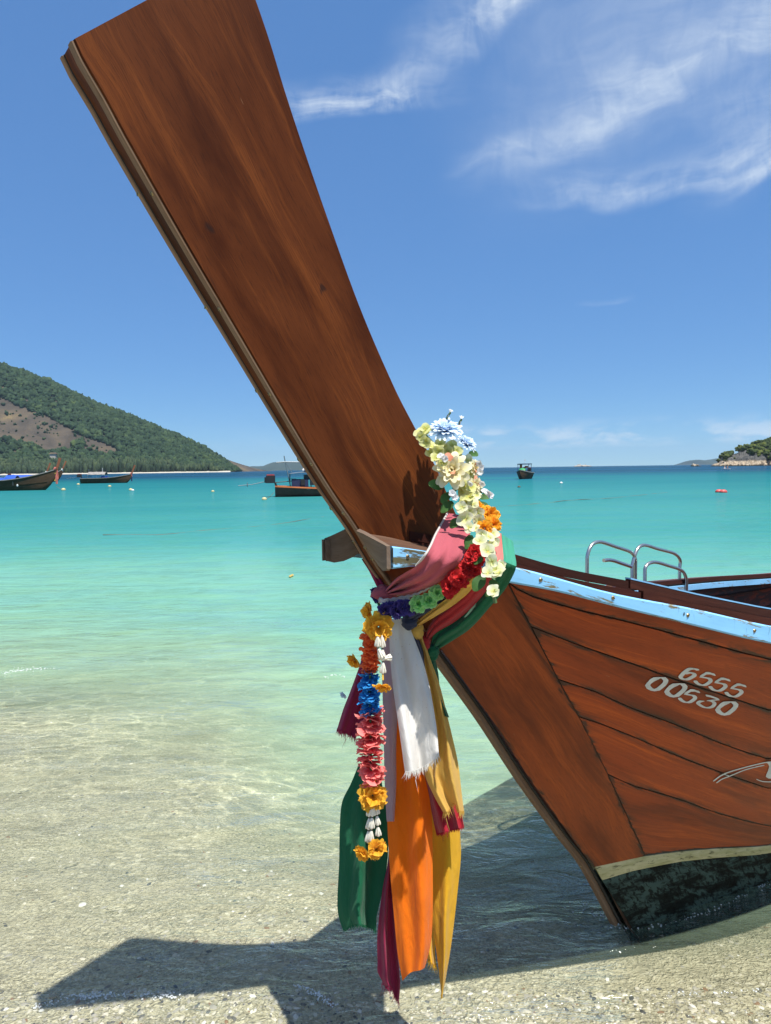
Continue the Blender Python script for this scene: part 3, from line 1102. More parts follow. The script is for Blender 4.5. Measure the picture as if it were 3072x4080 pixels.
def nose_lip(side):
    """moulding line along the outer edge of the nose"""
    zt, zb = rail_z(top_rail, TIP), rail_z(bot_rail, TIP)
    d = rim_d(TIP)
    mb = MB()
    for k, w in ((d - .036, .004), (d - .006, .010)):
        mb.box(bp(TIP - .016, k, (zt + zb) / 2 - .002), (.012, w, zt - zb), (-FORE, SIDE, Vector((0, 0, 1))))
    vfu = (mb.v, mb.f, mb.uv)
    return flip_far(vfu) if side < 0 else vfu


for sd_ in (1, -1):
    sharp(MB().add(nose(sd_)).build('cap_end', M['endgrain'], BOAT), 50)
    if sd_ < 0:
        sharp(MB().add(nose_lip(sd_)).build('nose_moulding', M['endgrain'], BOAT), 50)

# screws on the blue rail
for (x, y) in ((240, 327), (688, 438), (1152, 546), (1564, 642)):
    s, z = on_rim(*zR(x, y))
    P = bp(s, rim_d(s), z)
    put_screw(P, SIDE + FORE * .25, random.random() * 3, 1.05)
s, z = on_rim(*zK(670, 350))
put_screw(bp(s, rim_d(s) + .0015, z), SIDE + FORE * .2, .6, 1.05)
s, z = on_rim(*zR(1128, 537))
hole = MB().add(([bp(s, rim_d(s) + .0006, z) + (FORE * math.cos(k * .6283) + Vector((0, 0, 1)) * math.sin(k * .6283)) * .0042 for k in range(10)], [tuple(range(10))], None))
hole.build('screw_hole', M['black'], BOAT)

# --- hull planking
seam_px = [
    [z3(400, 275), z3(470, 325), z3(700, 395), z3(1050, 480), z3(1430, 583), z3(1666, 647)],
    [z3(510, 485), z3(740, 575), zN(0, 170), zN(580, 385), zN(880, 480), zN(1666, 740)],
    [z3(640, 740), z3(820, 800), zN(0, 690), zN(600, 915), zN(1190, 1160), zN(1666, 1310)],
    [z3(740, 920), z3(860, 960), zN(0, 1010), zN(620, 1280), zN(1100, 1460), zN(1666, 1650)],
    [z3(880, 1200), z3(1000, 1255), z3(1200, 1310), z3(1400, 1385), z3(1666, 1455)],
    [z3(1060, 1590), z3(1250, 1566), z3(1400, 1555), z3(1666, 1542)],           # top of the cream band
    [z3(1108, 1640), z3(1250, 1615), z3(1400, 1600), z3(1666, 1580)],           # bottom of the cream band
]
zt_far = [.745, .66, .57, .47, .39, .31, .20, .15]
top_line = [on_hull(*p) for p in [z3(400, 262), z3(560, 296), z3(800, 352), z3(1100, 420), z3(1400, 490), z3(1666, 556)]]
top_line = [(s, z + .02) for s, z in top_line]
SE = [catmull(top_line + [(s, z - .052) for s, z in AFT], 90)]
for q, zt in zip(seam_px, zt_far[1:]):
    SE.append(extend([on_hull(*p) for p in q], zt, 2.2))


def resample(rail, n, pw=1.5):
    s0, s1 = rail[0][0], rail[-1][0]
    p = np.array(rail)
    out = []
    for k in range(n):
        s = s0 + (s1 - s0) * (k / (n - 1)) ** pw
        out.append((s, float(np.interp(s, p[:, 0], p[:, 1]))))
    return out


def strake(name, a, b, mat, gap=.0024, out=0.0, thick_=.014, n=44, m=5, parent=BOAT):
    A, B_ = resample(a, n), resample(b, n)
    rows = []
    for (s0, z0), (s1, z1_) in zip(A, B_):
        l = max(abs(z1_ - z0), 1e-4)
        g = min(gap / l, .3)
        row = []
        for j in range(m):
            k = g + (1 - 2 * g) * j / (m - 1)
            o_ = out - (.0022 if j in (0, m - 1) else 0)
            row.append(hp(s0 + (s1 - s0) * k, z0 + (z1_ - z0) * k, o_))
        rows.append(row)
    nv = (rows[1][0] - rows[0][0]).cross(rows[0][1] - rows[0][0])
    sg_ = 1.0 if nv.dot(SIDE) > 0 else -1.0
    vfu = slab(rows, thick_, sg_)
    o1 = sharp(MB().add(vfu).build(name, mat, parent), 40)
    o2 = sharp(MB().add(flip(vfu)).build(name, mat, parent), 40)
    edge_dist((o1, o2), rows)
    return o1, o2


def edge_dist(objs, rows, ends=True):
    """store on every front vertex how far (m) it lies from the board's edge"""
    n_, m_ = len(rows), len(rows[0])
    D = []
    for i in range(n_):
        w = sum((rows[i][j + 1] - rows[i][j]).length for j in range(m_ - 1))
        du = (rows[i][m_ // 2] - rows[0][m_ // 2]).length if ends else 9
        for j in range(m_):
            D.append(min(w * min(j, m_ - 1 - j) / (m_ - 1), du))
    for o in objs:
        k = len(o.data.vertices)
        a = o.data.attributes.new('edge', 'FLOAT', 'POINT')
        a.data.foreach_set('value', np.array((D + [.0] * k)[:k], 'f'))


for k in range(6):
    strake('hull_plank', SE[k], SE[k + 1], M['hull'], m=7)
cream_top = [on_hull(*z3(805, 1645)), on_hull(*z3(950, 1612))] + SE[6]
strake('cream_boot_stripe', [(s_stem(on_hull(*z3(805, 1645))[1]) + .008, on_hull(*z3(805, 1645))[1]), on_hull(*z3(950, 1612))] + SE[6][0:], [(s_stem(on_hull(*z3(862, 1705))[1]) + .008, on_hull(*z3(862, 1705))[1]), on_hull(*z3(980, 1668))] + SE[7][0:], M['cream'], gap=.0005, out=.003)
bot = [(s, -.22) for s, z in SE[7]]
bot[0] = (s_stem(-.22) + .02, -.22)
strake('hull_bottom', [(s_stem(on_hull(*z3(862, 1705))[1]) + .008, on_hull(*z3(862, 1705))[1]), on_hull(*z3(980, 1668))] + SE[7], [(s_stem(-.22) + .008, -.22), (.9, -.22), (6.0, -.22)], M['antifoul'], gap=.0005, out=.0015, m=9)

# bow board: the broad plank between stem and strakes
rear_b = [z3(392, 262), z3(400, 275), z3(510, 490), z3(640, 740), z3(740, 920), z3(880, 1200), z3(1060, 1590)]
rb = catmull([on_hull(*p) for p in rear_b], 40)
rb = [(s - .002, z) for s, z in rb]
fb_z = np.linspace(1.40, on_hull(*z3(805, 1645))[1], 40)
rows = []
for i in range(40):
    s1, z1_ = rb[i]
    z0 = float(fb_z[i])
    s0 = s_stem(z0) + .002
    rows.append([hp(s0 + (s1 - s0) * k / 8, z0 + (z1_ - z0) * k / 8, .001 - (.002 if k == 8 else 0)) for k in range(9)])
nv = (rows[1][0] - rows[0][0]).cross(rows[0][1] - rows[0][0])
vfu = slab(rows, .016, 1.0 if nv.dot(SIDE) > 0 else -1.0)
b1 = sharp(MB().add(vfu).build('bow_board', M['stem'], BOAT), 40)
b2 = sharp(MB().add(flip(vfu)).build('bow_board', M['stem'], BOAT), 40)
edge_dist((b1, b2), rows, False)

# dark inner shell behind the seams
zs = np.linspace(-.22, 1.0, 12)
for sgn in (1, -1):
    rows = []
    for i in range(60):
        row = []
        for kz in range(12):
            k = kz / 11
            s = -1.02 + (6.02 + 1.0) * (i / 59) ** 1.3
            ztop = rail_z(bot_rail, max(s, TIP)) - .002
            z = -.22 + (ztop + .22) * k
            s_ = max(s, s_stem(z) + .012)
            row.append(hp(s_, z, -.009))
        rows.append(row)
    V = [p for r in rows for p in r]
    Fq = grid_faces(60, 12)
    if sgn < 0:
        V = mirror(V)
        Fq = [q[::-1] for q in Fq]
    mesh('inner_shell', V, Fq, M['inner'], BOAT)

# seam compound under the rail and floor boards inside
def deck_row(s, z):
    d = max(hull_d(s, z) - .02, .02)
    return [bp(s, d * k, z) for k in (-1, -.5, 0, .5, 1)]


for k in range(9):
    s0 = .1 + k * .62
    z = .34
    r = [deck_row(s0, z), deck_row(s0 + .6, z)]
    sharp(MB().add(slab(r, .02, 1.0 if (r[1][0] - r[0][0]).cross(r[0][1] - r[0][0]).z > 0 else -1.0)).build('floor_board', M['cap'], BOAT))
for s0 in (1.5, 2.9, 4.3):
    r = [deck_row(s0, .56), deck_row(s0 + .26, .56)]
    sharp(MB().add(slab(r, .03, 1.0 if (r[1][0] - r[0][0]).cross(r[0][1] - r[0][0]).z > 0 else -1.0)).build('thwart', M['coam'], BOAT))
tr = [[bp(6.0, hull_d(6.0, z) * k, z) for k in (-1, -.5, 0, .5, 1)] for z in (-.22, .1, .4, .78)]
sharp(MB().add(slab(tr, .04, 1.0)).build('transom', M['coam'], BOAT))

# --- coaming boards standing on the near cap
def coaming(name, s0, s1, d_off, zb, zt, mat, w=.016, sgn=1, n=30):
    ss = [s0 + (s1 - s0) * k / (n - 1) for k in range(n)]

    def ring(i):
        s = ss[i]
        d = rim_d(s) - d_off
        z = rail_z(top_rail, s)
        return [bp(s, d, z + zb(s)), bp(s, d, z + zt(s)), bp(s, d - w, z + zt(s)), bp(s, d - w, z + zb(s))]
    vfu = sweep(ss, ring)
    if sgn < 0:
        vfu = flip(vfu)
    return sharp(MB().add(vfu).build(name, mat, BOAT))


s_join = on_rim(*zR(790, 270), off=-.15)[0]
s_join2 = on_rim(*zR(865, 340), off=-.14)[0]
s_c0 = on_rim(*zR(60, 180), off=-.14)[0] - .25
coaming('coaming_board', s_c0, s_join2 - .004, .138, lambda s: -.002, lambda s: .022, M['coam'])
coaming('coaming_board', s_join2 + .004, 6.0, .138, lambda s: -.002, lambda s: .026, M['coam'])
coaming('coaming_top_board', s_c0, s_join - .003, .150, lambda s: .0245, lambda s: .047, M['coam'])
coaming('coaming_top_board', s_join + .003, 6.0, .150, lambda s: .0275, lambda s: .052, M['coam'])
coaming('blue_coaming_edge', s_join + .003, 6.0, .149, lambda s: .0525, lambda s: .0565, M['blue'], w=.018)
coaming('coaming_board', -.9, 6.0, .138, lambda s: -.002, lambda s: .02, M['coam'], sgn=-1)
# blue inner rail on the far side
ssi = [-.6 + 6.6 * k / 39 for k in range(40)]


def inner_ring(i):
    s = ssi[i]
    d = rim_d(s) - .147
    z = rail_z(top_rail, s)
    return [bp(s, d, z - .012), bp(s, d, z - .042), bp(s, d - .012, z - .042), bp(s, d - .012, z - .012)]


sharp(MB().add(flip(sweep(ssi, inner_ring))).build('blue_inner_rail', M['blue'], BOAT))

# --- stainless boarding ladder hooked over the far gunwale
LAD = thing('boarding_ladder', 'polished steel boarding ladder with two curved hoops hooked over the boat side', 'ladder', tuple(bp(.9, -.7, .85)))
h1 = [(527, 195), (532, 165), (545, 128), (562, 105), (585, 94), (612, 93), (640, 100), (700, 121), (765, 142), (795, 154), (815, 174), (826, 200), (826, 245)]
h2 = [(806, 240), (820, 185), (836, 140), (852, 121), (875, 112), (905, 116), (960, 134), (1030, 152), (1065, 163), (1090, 182), (1104, 210), (1100, 250)]
l1 = [(630, 207), (660, 204), (690, 208), (740, 225), (800, 245)]
l2 = [(885, 262), (893, 240), (912, 224), (940, 217), (975, 222), (1040, 242), (1095, 259), (1120, 274), (1135, 300), (1141, 330), (1142, 372)]
for nm, pts, d in (('hoop', h1, -.66), ('hoop', h2, -.66), ('rung', l1, -.60), ('hoop', l2, -.60)):
    P = [on_plane(*zR(x, y), d) for x, y in catmull(pts, 34)]
    if nm == 'hoop':
        P = [P[0] - Vector((0, 0, .35))] + P + [P[-1] - Vector((0, 0, .35))]
    MB().add(tube(P, .0088, 10)).build(nm, M['steel'], LAD)

# --- painted registration number and the start of the boat's name
NUM = 0


def ribbon(pts, nib, norm=5.0, closed=False, n=40):
    """broad-nib stroke: pts in numeral-sheet pixels, laid on the hull paint"""
    c = catmull(pts, n) if len(pts) > 2 else lin(pts, n)
    L, R = [], []
    for i in range(n):
        a, b = c[max(i - 1, 0)], c[min(i + 1, n - 1)]
        tx, ty = b[0] - a[0], b[1] - a[1]
        l = math.hypot(tx, ty) or 1
        nx, ny = -ty / l, tx / l
        sg_ = 1 if nx * nib[0] + ny * nib[1] >= 0 else -1
        k = 1 if 0 < i < n - 1 else .6
        ox, oy = (nib[0] * sg_ + nx * norm) * k, (nib[1] * sg_ + ny * norm) * k
        L.append((c[i][0] + ox, c[i][1] + oy))
        R.append((c[i][0] - ox, c[i][1] - oy))
    return L, R


def paint_poly(name, strips):
    mb = MB()
    for L, R in strips:
        V = []
        for p in list(L) + list(R):
            s, z = on_hull(*zN(*p))
            V.append(hp(s, z, .0016))
        n = len(L)
        mb.add((V, [(i, i + 1, n + i + 1, n + i) for i in range(n - 1)], [(q.x * 3, q.z * 3) for q in V]))
    return mb.build(name, M['white_letter'], BOAT)


def digit(ch, dx, dy, k=1.0):
    T = lambda pts: [(dx + x * k, dy + y * k) for x, y in pts]
    S = []
    if ch == '6':
        S.append(ribbon(T([(815, 262), (800, 250), (760, 242), (715, 245), (668, 275), (625, 318), (612, 340), (640, 362), (690, 365), (735, 345), (775, 318), (770, 302), (730, 288), (690, 290), (665, 300)]), (17, 3), 8, n=60))
    if ch == '5':
        S.append(ribbon(T([(1015, 312), (985, 306), (950, 294), (905, 294)]), (10, 8), 6, n=16))
        S.append(ribbon(T([(915, 292), (880, 312), (845, 336)]), (11, 4), 5, n=12))
        S.append(ribbon(T([(840, 335), (900, 346), (945, 356), (962, 380), (930, 412), (890, 432), (840, 428), (800, 405), (780, 378)]), (17, 2), 7, n=40))
    if ch == '3':
        S.append(ribbon(T([(905, 552), (950, 560), (1000, 576), (1062, 600)]), (8, 7), 6, n=16))
        S.append(ribbon(T([(1062, 602), (1000, 606), (930, 612)]), (8, 3), 3, n=12))
        S.append(ribbon(T([(925, 610), (985, 622), (1006, 645), (990, 675), (945, 694), (890, 690), (840, 665), (815, 640), (850, 618), (880, 622)]), (17, 2), 6, n=44))
    if ch == '0':
        o_ = [(300, 342), (370, 338), (440, 341), (472, 372), (468, 400), (440, 440), (372, 494), (310, 504), (265, 496), (220, 472), (200, 436), (222, 405), (262, 362), (300, 342)]
        i_ = [(352, 368), (375, 356), (386, 352), (412, 378), (410, 398), (390, 420), (335, 465), (312, 476), (292, 470), (270, 448), (260, 432), (270, 416), (310, 388), (352, 368)]
        S.append((T(o_), T(i_)))
    paint_poly('painted_digit', S)


digit('6', 0, 0)
digit('5', 0, 0)
digit('5', 173, 65)
digit('5', 358, 133, 1.0)
digit('0', 0, 0)
digit('0', 222, 72)
digit('5', -180, 200)
digit('3', 0, 0)
digit('0', 812, 282, 1.0)
paint_poly('painted_name_flourish', [ribbon([(992, 1548), (1070, 1490), (1160, 1447), (1350, 1390), (1500, 1352), (1600, 1330), (1680, 1322)], (2, 1), 5, n=40),
                                     ribbon([(1028, 1568), (1090, 1525), (1180, 1490), (1350, 1420), (1480, 1384), (1585, 1362)], (2, 1), 4, n=40),
                                     ribbon([(1105, 1466), (1145, 1475), (1190, 1492)], (1, 1), 3, n=8),
                                     ribbon([(1492, 1523), (1530, 1540), (1580, 1552), (1700, 1555)], (2, 1), 5, n=20),
                                     ([(1600, 1330), (1628, 1345), (1640, 1375), (1628, 1425), (1606, 1470), (1602, 1495), (1630, 1515), (1690, 1520)],
                                      [(1650, 1322), (1690, 1330), (1720, 1370), (1715, 1425), (1710, 1470), (1705, 1495), (1710, 1510), (1715, 1518)])])

# ------------------------------------------------------------------ scarves tied round the bow
FAB = {
    'pink': fabric('rose_satin', (.50, .105, .135), .3),
    'mauve': fabric('pale_mauve_satin', (.56, .40, .44), .45),
    'white': fabric('white_cotton', (.84, .82, .78), .4, stain=.75, stain_col=(.42, .27, .12)),
    'orange': fabric('orange_satin', (.97, .25, .003), .5),
    'yellow': fabric('pale_yellow_cotton', (.80, .53, .12), .45, stain=.25),
    'gold': fabric('stained_yellow_cotton', (.80, .47, .022), .4, stain=.7, stain_col=(.22, .12, .015)),
    'red': fabric('red_satin', (.42, .022, .028), .3),
    'crimson': fabric('crimson_velvet', (.36, .002, .016), .25, sheen=.3),
    'green': fabric('green_satin', (.006, .135, .058), .3),
    'green_lit': fabric('sunlit_green_satin', (.045, .33, .215), .3),  # lighter copy of the green satin: sunlight on its top put into the colour
    'red_lit': fabric('sunlit_red_satin', (.66, .20, .17), .3),  # the red satin again, with sunlight on the upper part painted in
    'navy': fabric('navy_cotton', (.022, .030, .075), .2),
    'magenta': fabric('magenta_satin', (.36, .022, .085), .4),
    'tangerine': fabric('orange_cotton', (.74, .16, .035), .35),
    'cord': fabric('grey_white_cord', (.55, .50, .46), .1),
    'purple': fabric('purple_gauze', (.08, .045, .22), .3),
}


def wr(p, k=1.0, seed=0.0):
    """gentle wrinkles"""
    return (mnoise.noise(Vector((p[0] * 14, p[1] * 14, p[2] * 5 + seed))) * .0085 + mnoise.noise(Vector((p[0] * 30, p[1] * 30, p[2] * 13 + seed))) * .0038 + mnoise.noise(Vector((p[0] * 60 + p[2] * 30, p[1] * 60, p[2] * 50 + seed))) * .0010) * k


def cloth_grid(name, rows, mat, parent=None, th=.0014):
    n, m = len(rows), len(rows[0])
    vfu = slab(rows, th, 1.0)
    o = mesh(name, vfu[0], vfu[1], mat, parent, vfu[2])
    return o


def fringe(rows_last, mat, parent, length=.014, n=60, seed=1, spread=.5, name='frayed_hem'):
    """loose threads below a torn hem"""
    r = random.Random(seed)
    mb = MB()
    pts = [Vector(p) for p in rows_last]
    acc = np.r_[0, np.cumsum([(b - a).length for a, b in zip(pts[:-1], pts[1:])])]
    n = n * 2
    for k in range(n):
        x = acc[-1] * (k + r.random()) / n
        i = min(int(np.searchsorted(acc, x)), len(pts) - 1)
        P = pts[max(i - 1, 0)].lerp(pts[i], r.random())
        L = length * (.35 + 1.0 * r.random() ** 1.6) * (2.6 if r.random() < .04 else 1)
        d = Vector((r.uniform(-spread, spread), r.uniform(-.3, .3), -1)).normalized()
        q = P + d * L * .5 + Vector((r.uniform(-.3, .3), 0, 0)) * L * .2
        e = q + (d + Vector((r.uniform(-.5, .5), r.uniform(-.4, .4), 0))) * L * .5
        w = .00035 + .0005 * r.random()
        side = Vector((w, 0, 0))
        o = len(mb.v)
        mb.v += [P - side + Vector((0, 0, .002)), P + side + Vector((0, 0, .002)), q + side * .7, q - side * .7, e]
        mb.uv += [(0, 0)] * 5
        mb.f += [(o, o + 1, o + 2, o + 3), (o + 3, o + 2, o + 4)]
        mb.mi += [0, 0]
    return mb.build(name, mat, parent)


def hanging(name, label, cat, mat, L, R, Y, hem=None, folds=((1.0, .012, .3),), n=70, m=30, seed=0.0, top_gather=.25, fray=None, group=None, wrk=1.0, lean=.07):
    """a cloth hanging in front of the stem; L and R are its traced side edges (z2 sheet), Y its distance"""
    Lc, Rc = catmull([z2(*p) for p in L], n), catmull([z2(*p) for p in R], n)
    rows = []
    hem_off = hem or (lambda v: 0.0)
    for i in range(n):
        t = i / (n - 1)
        Yi = Y + lean * (.35 - t)
        row = []
        for j in range(m):
            v = j / (m - 1)
            x = Lc[i][0] * (1 - v) + Rc[i][0] * v
            y = Lc[i][1] * (1 - v) + Rc[i][1] * v + hem_off(v) * max(0, (t - .8) / .2) ** 1.5
            amp = top_gather + (1 - top_gather) * min(1, t * 1.6)
            dy = 0
            for (fr_, a, ph) in folds:
                dy += a * amp * math.sin(2 * math.pi * (fr_ * (v + .06 * math.sin(3 * t + ph)) + ph))
            dy -= .010 * (1 - (2 * v - 1) ** 2)
            P = at_y(x, y, Yi + dy)
            P = P + (P - EYEP).normalized() * wr(P, wrk, seed)
            row.append(P)
        rows.append(row)
    base = (rows[0][0] + rows[0][-1]) / 2
    o = thing(name, label, cat, tuple(base), group)
    c = cloth_grid('cloth', rows, mat, o)
    if fray:
        fringe(rows[-1], mat, o, **fray)
    return o, rows


GS = 'silk scarves tied round the bow'
# ---- hanging ends, back to front
hanging('green_scarf', 'long dark green satin scarf end hanging lowest on the left behind the coral garland', 'scarf', FAB['green'],
        [(225, 900), (190, 985), (145, 1080), (133, 1200), (129, 1400), (121, 1560), (124, 1650), (150, 1738)], [(335, 900), (350, 1000), (375, 1120), (378, 1350), (352, 1530), (322, 1660), (318, 1742)],
        1.815, hem=lambda v: -26 * math.sin(v * 3.1), folds=((1.3, .016, .1), (2.6, .005, .4)), seed=1, fray=dict(length=.010, n=70, seed=2), group=GS)
hanging('magenta_scarf', 'short magenta satin scarf end with torn hem hanging at the far left of the bundle', 'scarf', FAB['magenta'],
        [(268, 200), (262, 270), (235, 380), (185, 520), (150, 610), (119, 710)], [(320, 210), (312, 300), (305, 420), (285, 560), (255, 680), (215, 755)],
        1.80, folds=((1.2, .010, .5), (2.7, .003, .2)), seed=3, fray=dict(length=.016, n=50, seed=4), group=GS)
hanging('magenta_scarf', 'long magenta satin scarf end hanging lowest of all between green and orange scarves', 'scarf', FAB['magenta'],
        [(385, 1000), (380, 1360), (350, 1530), (324, 1760), (325, 1900), (326, 1950), (432, 2078)][:6] + [(350, 1985)], [(410, 1000), (400, 1400), (408, 1600), (420, 1800), (437, 1980), (436, 2040), (432, 2082)],
        1.79, hem=lambda v: 12 * math.sin(v * 9), folds=((1.4, .012, .2), (3, .004, .6)), seed=5, fray=dict(length=.022, n=46, seed=6), group=GS)
hanging('yellow_scarf', 'stained golden yellow scarf end narrowing to a point at the bottom right', 'scarf', FAB['gold'],
        [(590, 1080), (600, 1240), (602, 1500), (607, 1700), (632, 1900), (642, 1985), (650, 2060)], [(742, 1080), (745, 1220), (750, 1350), (737, 1500), (702, 1800), (672, 1985), (655, 2074)],
        1.775, folds=((.9, .012, .15), (2.2, .003, .4)), seed=7, group=GS, fray=dict(length=.012, n=8, seed=8))
hanging('yellow_scarf', 'small dirty yellow scarf tip peeping out behind the orange scarf at the bottom', 'scarf', FAB['gold'],
        [(580, 1640), (576, 1750), (572, 1830), (578, 1880)], [(625, 1640), (622, 1750), (618, 1850), (626, 1925)], 1.80, seed=9, n=24, m=12, group=GS,
        fray=dict(length=.022, n=22, seed=10))
hanging('green_scarf', 'thin dark green scarf end hanging behind the pale yellow scarf below its knot', 'scarf', FAB['green'],
        [(585, 322), (600, 400), (625, 500), (660, 640)], [(612, 325), (634, 420), (646, 520), (690, 650)], 1.775, seed=11, n=30, m=12, group=GS)
hanging('crimson_scarf', 'dark crimson velvet scarf end between the pale and the golden yellow scarves', 'scarf', FAB['crimson'],
        [(545, 860), (562, 930), (598, 1120), (612, 1190), (625, 1247)], [(640, 880), (690, 1000), (735, 1090), (752, 1150), (765, 1212)],
        1.755, folds=((1.1, .012, .3), (2.3, .005, .1)), seed=12, fray=dict(length=.007, n=70, seed=13), group=GS)
hanging('navy_scarf', 'small navy blue scarf end tucked between the white and yellow scarves', 'scarf', FAB['navy'],
        [(455, 150), (482, 230), (520, 290), (560, 400)], [(530, 150), (545, 255), (556, 300), (570, 420)], 1.755, seed=14, n=24, m=12, group=GS)
hanging('yellow_scarf', 'pale yellow cotton scarf end with frayed hem hanging right of the white scarf', 'scarf', FAB['yellow'],
        [(508, 190), (545, 340), (585, 560), (600, 760), (565, 925), (608, 1040), (660, 1136)], [(545, 200), (590, 340), (640, 480), (690, 680), (735, 880), (752, 1020), (766, 1130)],
        1.735, hem=lambda v: -36 * math.exp(-((v - .5) / .18) ** 2), folds=((1.6, .014, .55), (3.1, .004, .2)), seed=15, fray=dict(length=.016, n=60, seed=16), group=GS)
hanging('mauve_scarf', 'pale mauve satin scarf end hanging just left of the white and orange scarves', 'scarf', FAB['mauve'],
        [(352, 200), (348, 400), (352, 600), (357, 800), (362, 1000), (372, 1180)], [(430, 200), (440, 400), (430, 600), (420, 800), (420, 1000), (410, 1180)], 1.765, folds=((.8, .010, .2),), seed=17, n=40, m=16, group=GS)
hanging('orange_scarf', 'broad bright orange satin scarf hanging in the middle of the bundle', 'scarf', FAB['orange'],
        [(420, 420), (402, 560), (385, 760), (376, 950), (374, 1150), (388, 1420), (408, 1650), (428, 1860), (452, 1992)],
        [(500, 420), (520, 640), (560, 920), (590, 1060), (603, 1180), (606, 1400), (606, 1660), (596, 1800), (566, 1912)],
        1.748, hem=lambda v: -10 * math.sin(v * 5), folds=((.8, .013, .12), (1.9, .006, .35)), seed=18, wrk=.8, group=GS, lean=.12)
hanging('white_scarf', 'stained white cotton scarf end with frayed hem hanging over the orange scarf', 'scarf', FAB['white'],
        [(388, 150), (385, 240), (396, 430), (412, 560), (432, 690), (450, 820), (465, 930)], [(470, 140), (505, 230), (558, 370), (592, 500), (610, 600), (628, 720), (638, 840)],
        1.702, hem=lambda v: 18 * math.sin(v * 3.14), folds=((1.25, .016, .62), (2.6, .004, .1)), seed=19, fray=dict(length=.017, n=90, seed=20), group=GS, lean=.11)


# ---- the wrapped parts running from the knots up over the near gunwale
def sash(name, label, mat, A, B, n=60, m=18, conv=zK, bulge=.012, ridges=2.0, seed=0.0, mats=None, split=None, gather=.35):
    """A, B: traced edges as (x, y, d) with d the distance in front of the boat's centre plane"""
    Ac = catmull([(*conv(p[0], p[1]), p[2] * 1000) for p in A], n)
    Bc = catmull([(*conv(p[0], p[1]), p[2] * 1000) for p in B], n)
    rows = []
    for i in range(n):
        t = i / (n - 1)
        row = []
        for j in range(m):
            v = j / (m - 1)
            x = Ac[i][0] * (1 - v) + Bc[i][0] * v
            y = Ac[i][1] * (1 - v) + Bc[i][1] * v
            d = (Ac[i][2] * (1 - v) + Bc[i][2] * v) / 1000
            d += bulge * math.sin(math.pi * v) * math.sin(math.pi * min(1, t * 1.3 + .1)) + (gather * (1 - t) ** 3 + .10) * .012 * math.sin(v * 2 * math.pi * ridges + seed + 2.5 * t)
            P = on_plane(x, y, d)
            row.append(P + (P - EYEP).normalized() * wr(P, .8, seed))
        rows.append(row)
    o = thing(name, label, 'scarf', tuple(rows[0][m // 2]), GS)
    if split:
        k = int(split * n)
        cloth_grid('cloth', rows[:k + 1], mats[0], o)
        cloth_grid('sunlit_cloth', rows[k:], mats[1], o)  # upper end takes the brighter copy, its sunlight held in the colour
    else:
        cloth_grid('cloth', rows, mat, o)
    return o, rows


def knot(parent, px, py, d, r, mat, sq=(1, 1, 1.15), seed=0, conv=zK, name='knot'):
    """a pulled-tight knot: a lumpy wound band"""
    c = on_plane(*conv(px, py), d)
    V, nU, nV = [], 26, 14
    for i in range(nU):
        a = 2 * math.pi * i / nU
        for j in range(nV):
            b = math.pi * (j / (nV - 1)) - math.pi / 2
            k = r * (1 + .22 * mnoise.noise(Vector((math.cos(a) * 1.6, math.sin(a) * 1.6, b * 2 + seed))) + .05 * math.sin(b * 9 + a * 2))
            V.append(c + Vector((k * math.cos(b) * math.cos(a) * sq[0], k * math.cos(b) * math.sin(a) * sq[1], k * math.sin(b) * sq[2])))
    Fc = [(i * nV + j, ((i + 1) % nU) * nV + j, ((i + 1) % nU) * nV + j + 1, i * nV + j + 1) for i in range(nU) for j in range(nV - 1)]
    return mesh(name, V, Fc, mat, parent, [(p.x * 3, p.z * 3) for p in V])


o, _ = sash('green_scarf', 'broad green satin scarf wrapped over the gunwale, lowest and outermost of the wrappings', FAB['green'],
            [(870, 1095, .045), (892, 1000, .07), (1050, 895, .12), (1200, 770, .17), (1340, 608, .235), (1420, 500, .285), (1466, 412, .318), (1462, 300, .285), (1452, 165, .255)],
            [(905, 1125, .045), (945, 1105, .055), (1050, 1040, .10), (1190, 945, .15), (1355, 765, .22), (1490, 605, .28), (1572, 440, .340), (1562, 330, .300), (1545, 222, .260)],
            seed=2, bulge=.02, mats=(FAB['green'], FAB['green_lit']), split=.80)
knot(o, 872, 1128, .05, .019, FAB['green'], (1.1, 1, .9), 1)
knot(o, 880, 1150, .05, .016, FAB['green'], (1.0, 1, 1.3), 4)
o, _ = sash('red_scarf', 'red satin scarf wrapped over the gunwale just above the green one', FAB['red'],
            [(822, 1030, .050), (840, 960, .07), (900, 865, .10), (1000, 785, .14), (1150, 672, .20), (1250, 550, .25), (1330, 430, .295), (1372, 340, .30), (1385, 250, .27), (1400, 150, .25)],
            [(835, 1062, .050), (872, 1015, .07), (930, 965, .10), (1060, 890, .14), (1210, 765, .19), (1345, 605, .25), (1440, 465, .30), (1468, 405, .322), (1464, 290, .287), (1452, 160, .257)],
            seed=5, mats=(FAB['red'], FAB['red_lit']), split=.78)
knot(o, 822, 1060, .055, .013, FAB['red'], (1, 1, 1.9), 2)
o, _ = sash('yellow_scarf', 'narrow pale yellow scarf wrapped round the bow between the red scarf and red carnations', FAB['yellow'],
            [(742, 905, .06), (800, 850, .09), (870, 795, .12), (1000, 695, .17), (1100, 610, .21), (1200, 540, .25), (1270, 440, .28)],
            [(750, 935, .06), (815, 900, .09), (900, 845, .12), (1030, 765, .16), (1150, 675, .20), (1250, 555, .25), (1330, 440, .285)], seed=7)
knot(o, 752, 955, .06, .018, FAB['yellow'], (1, 1, 1.3), 6)
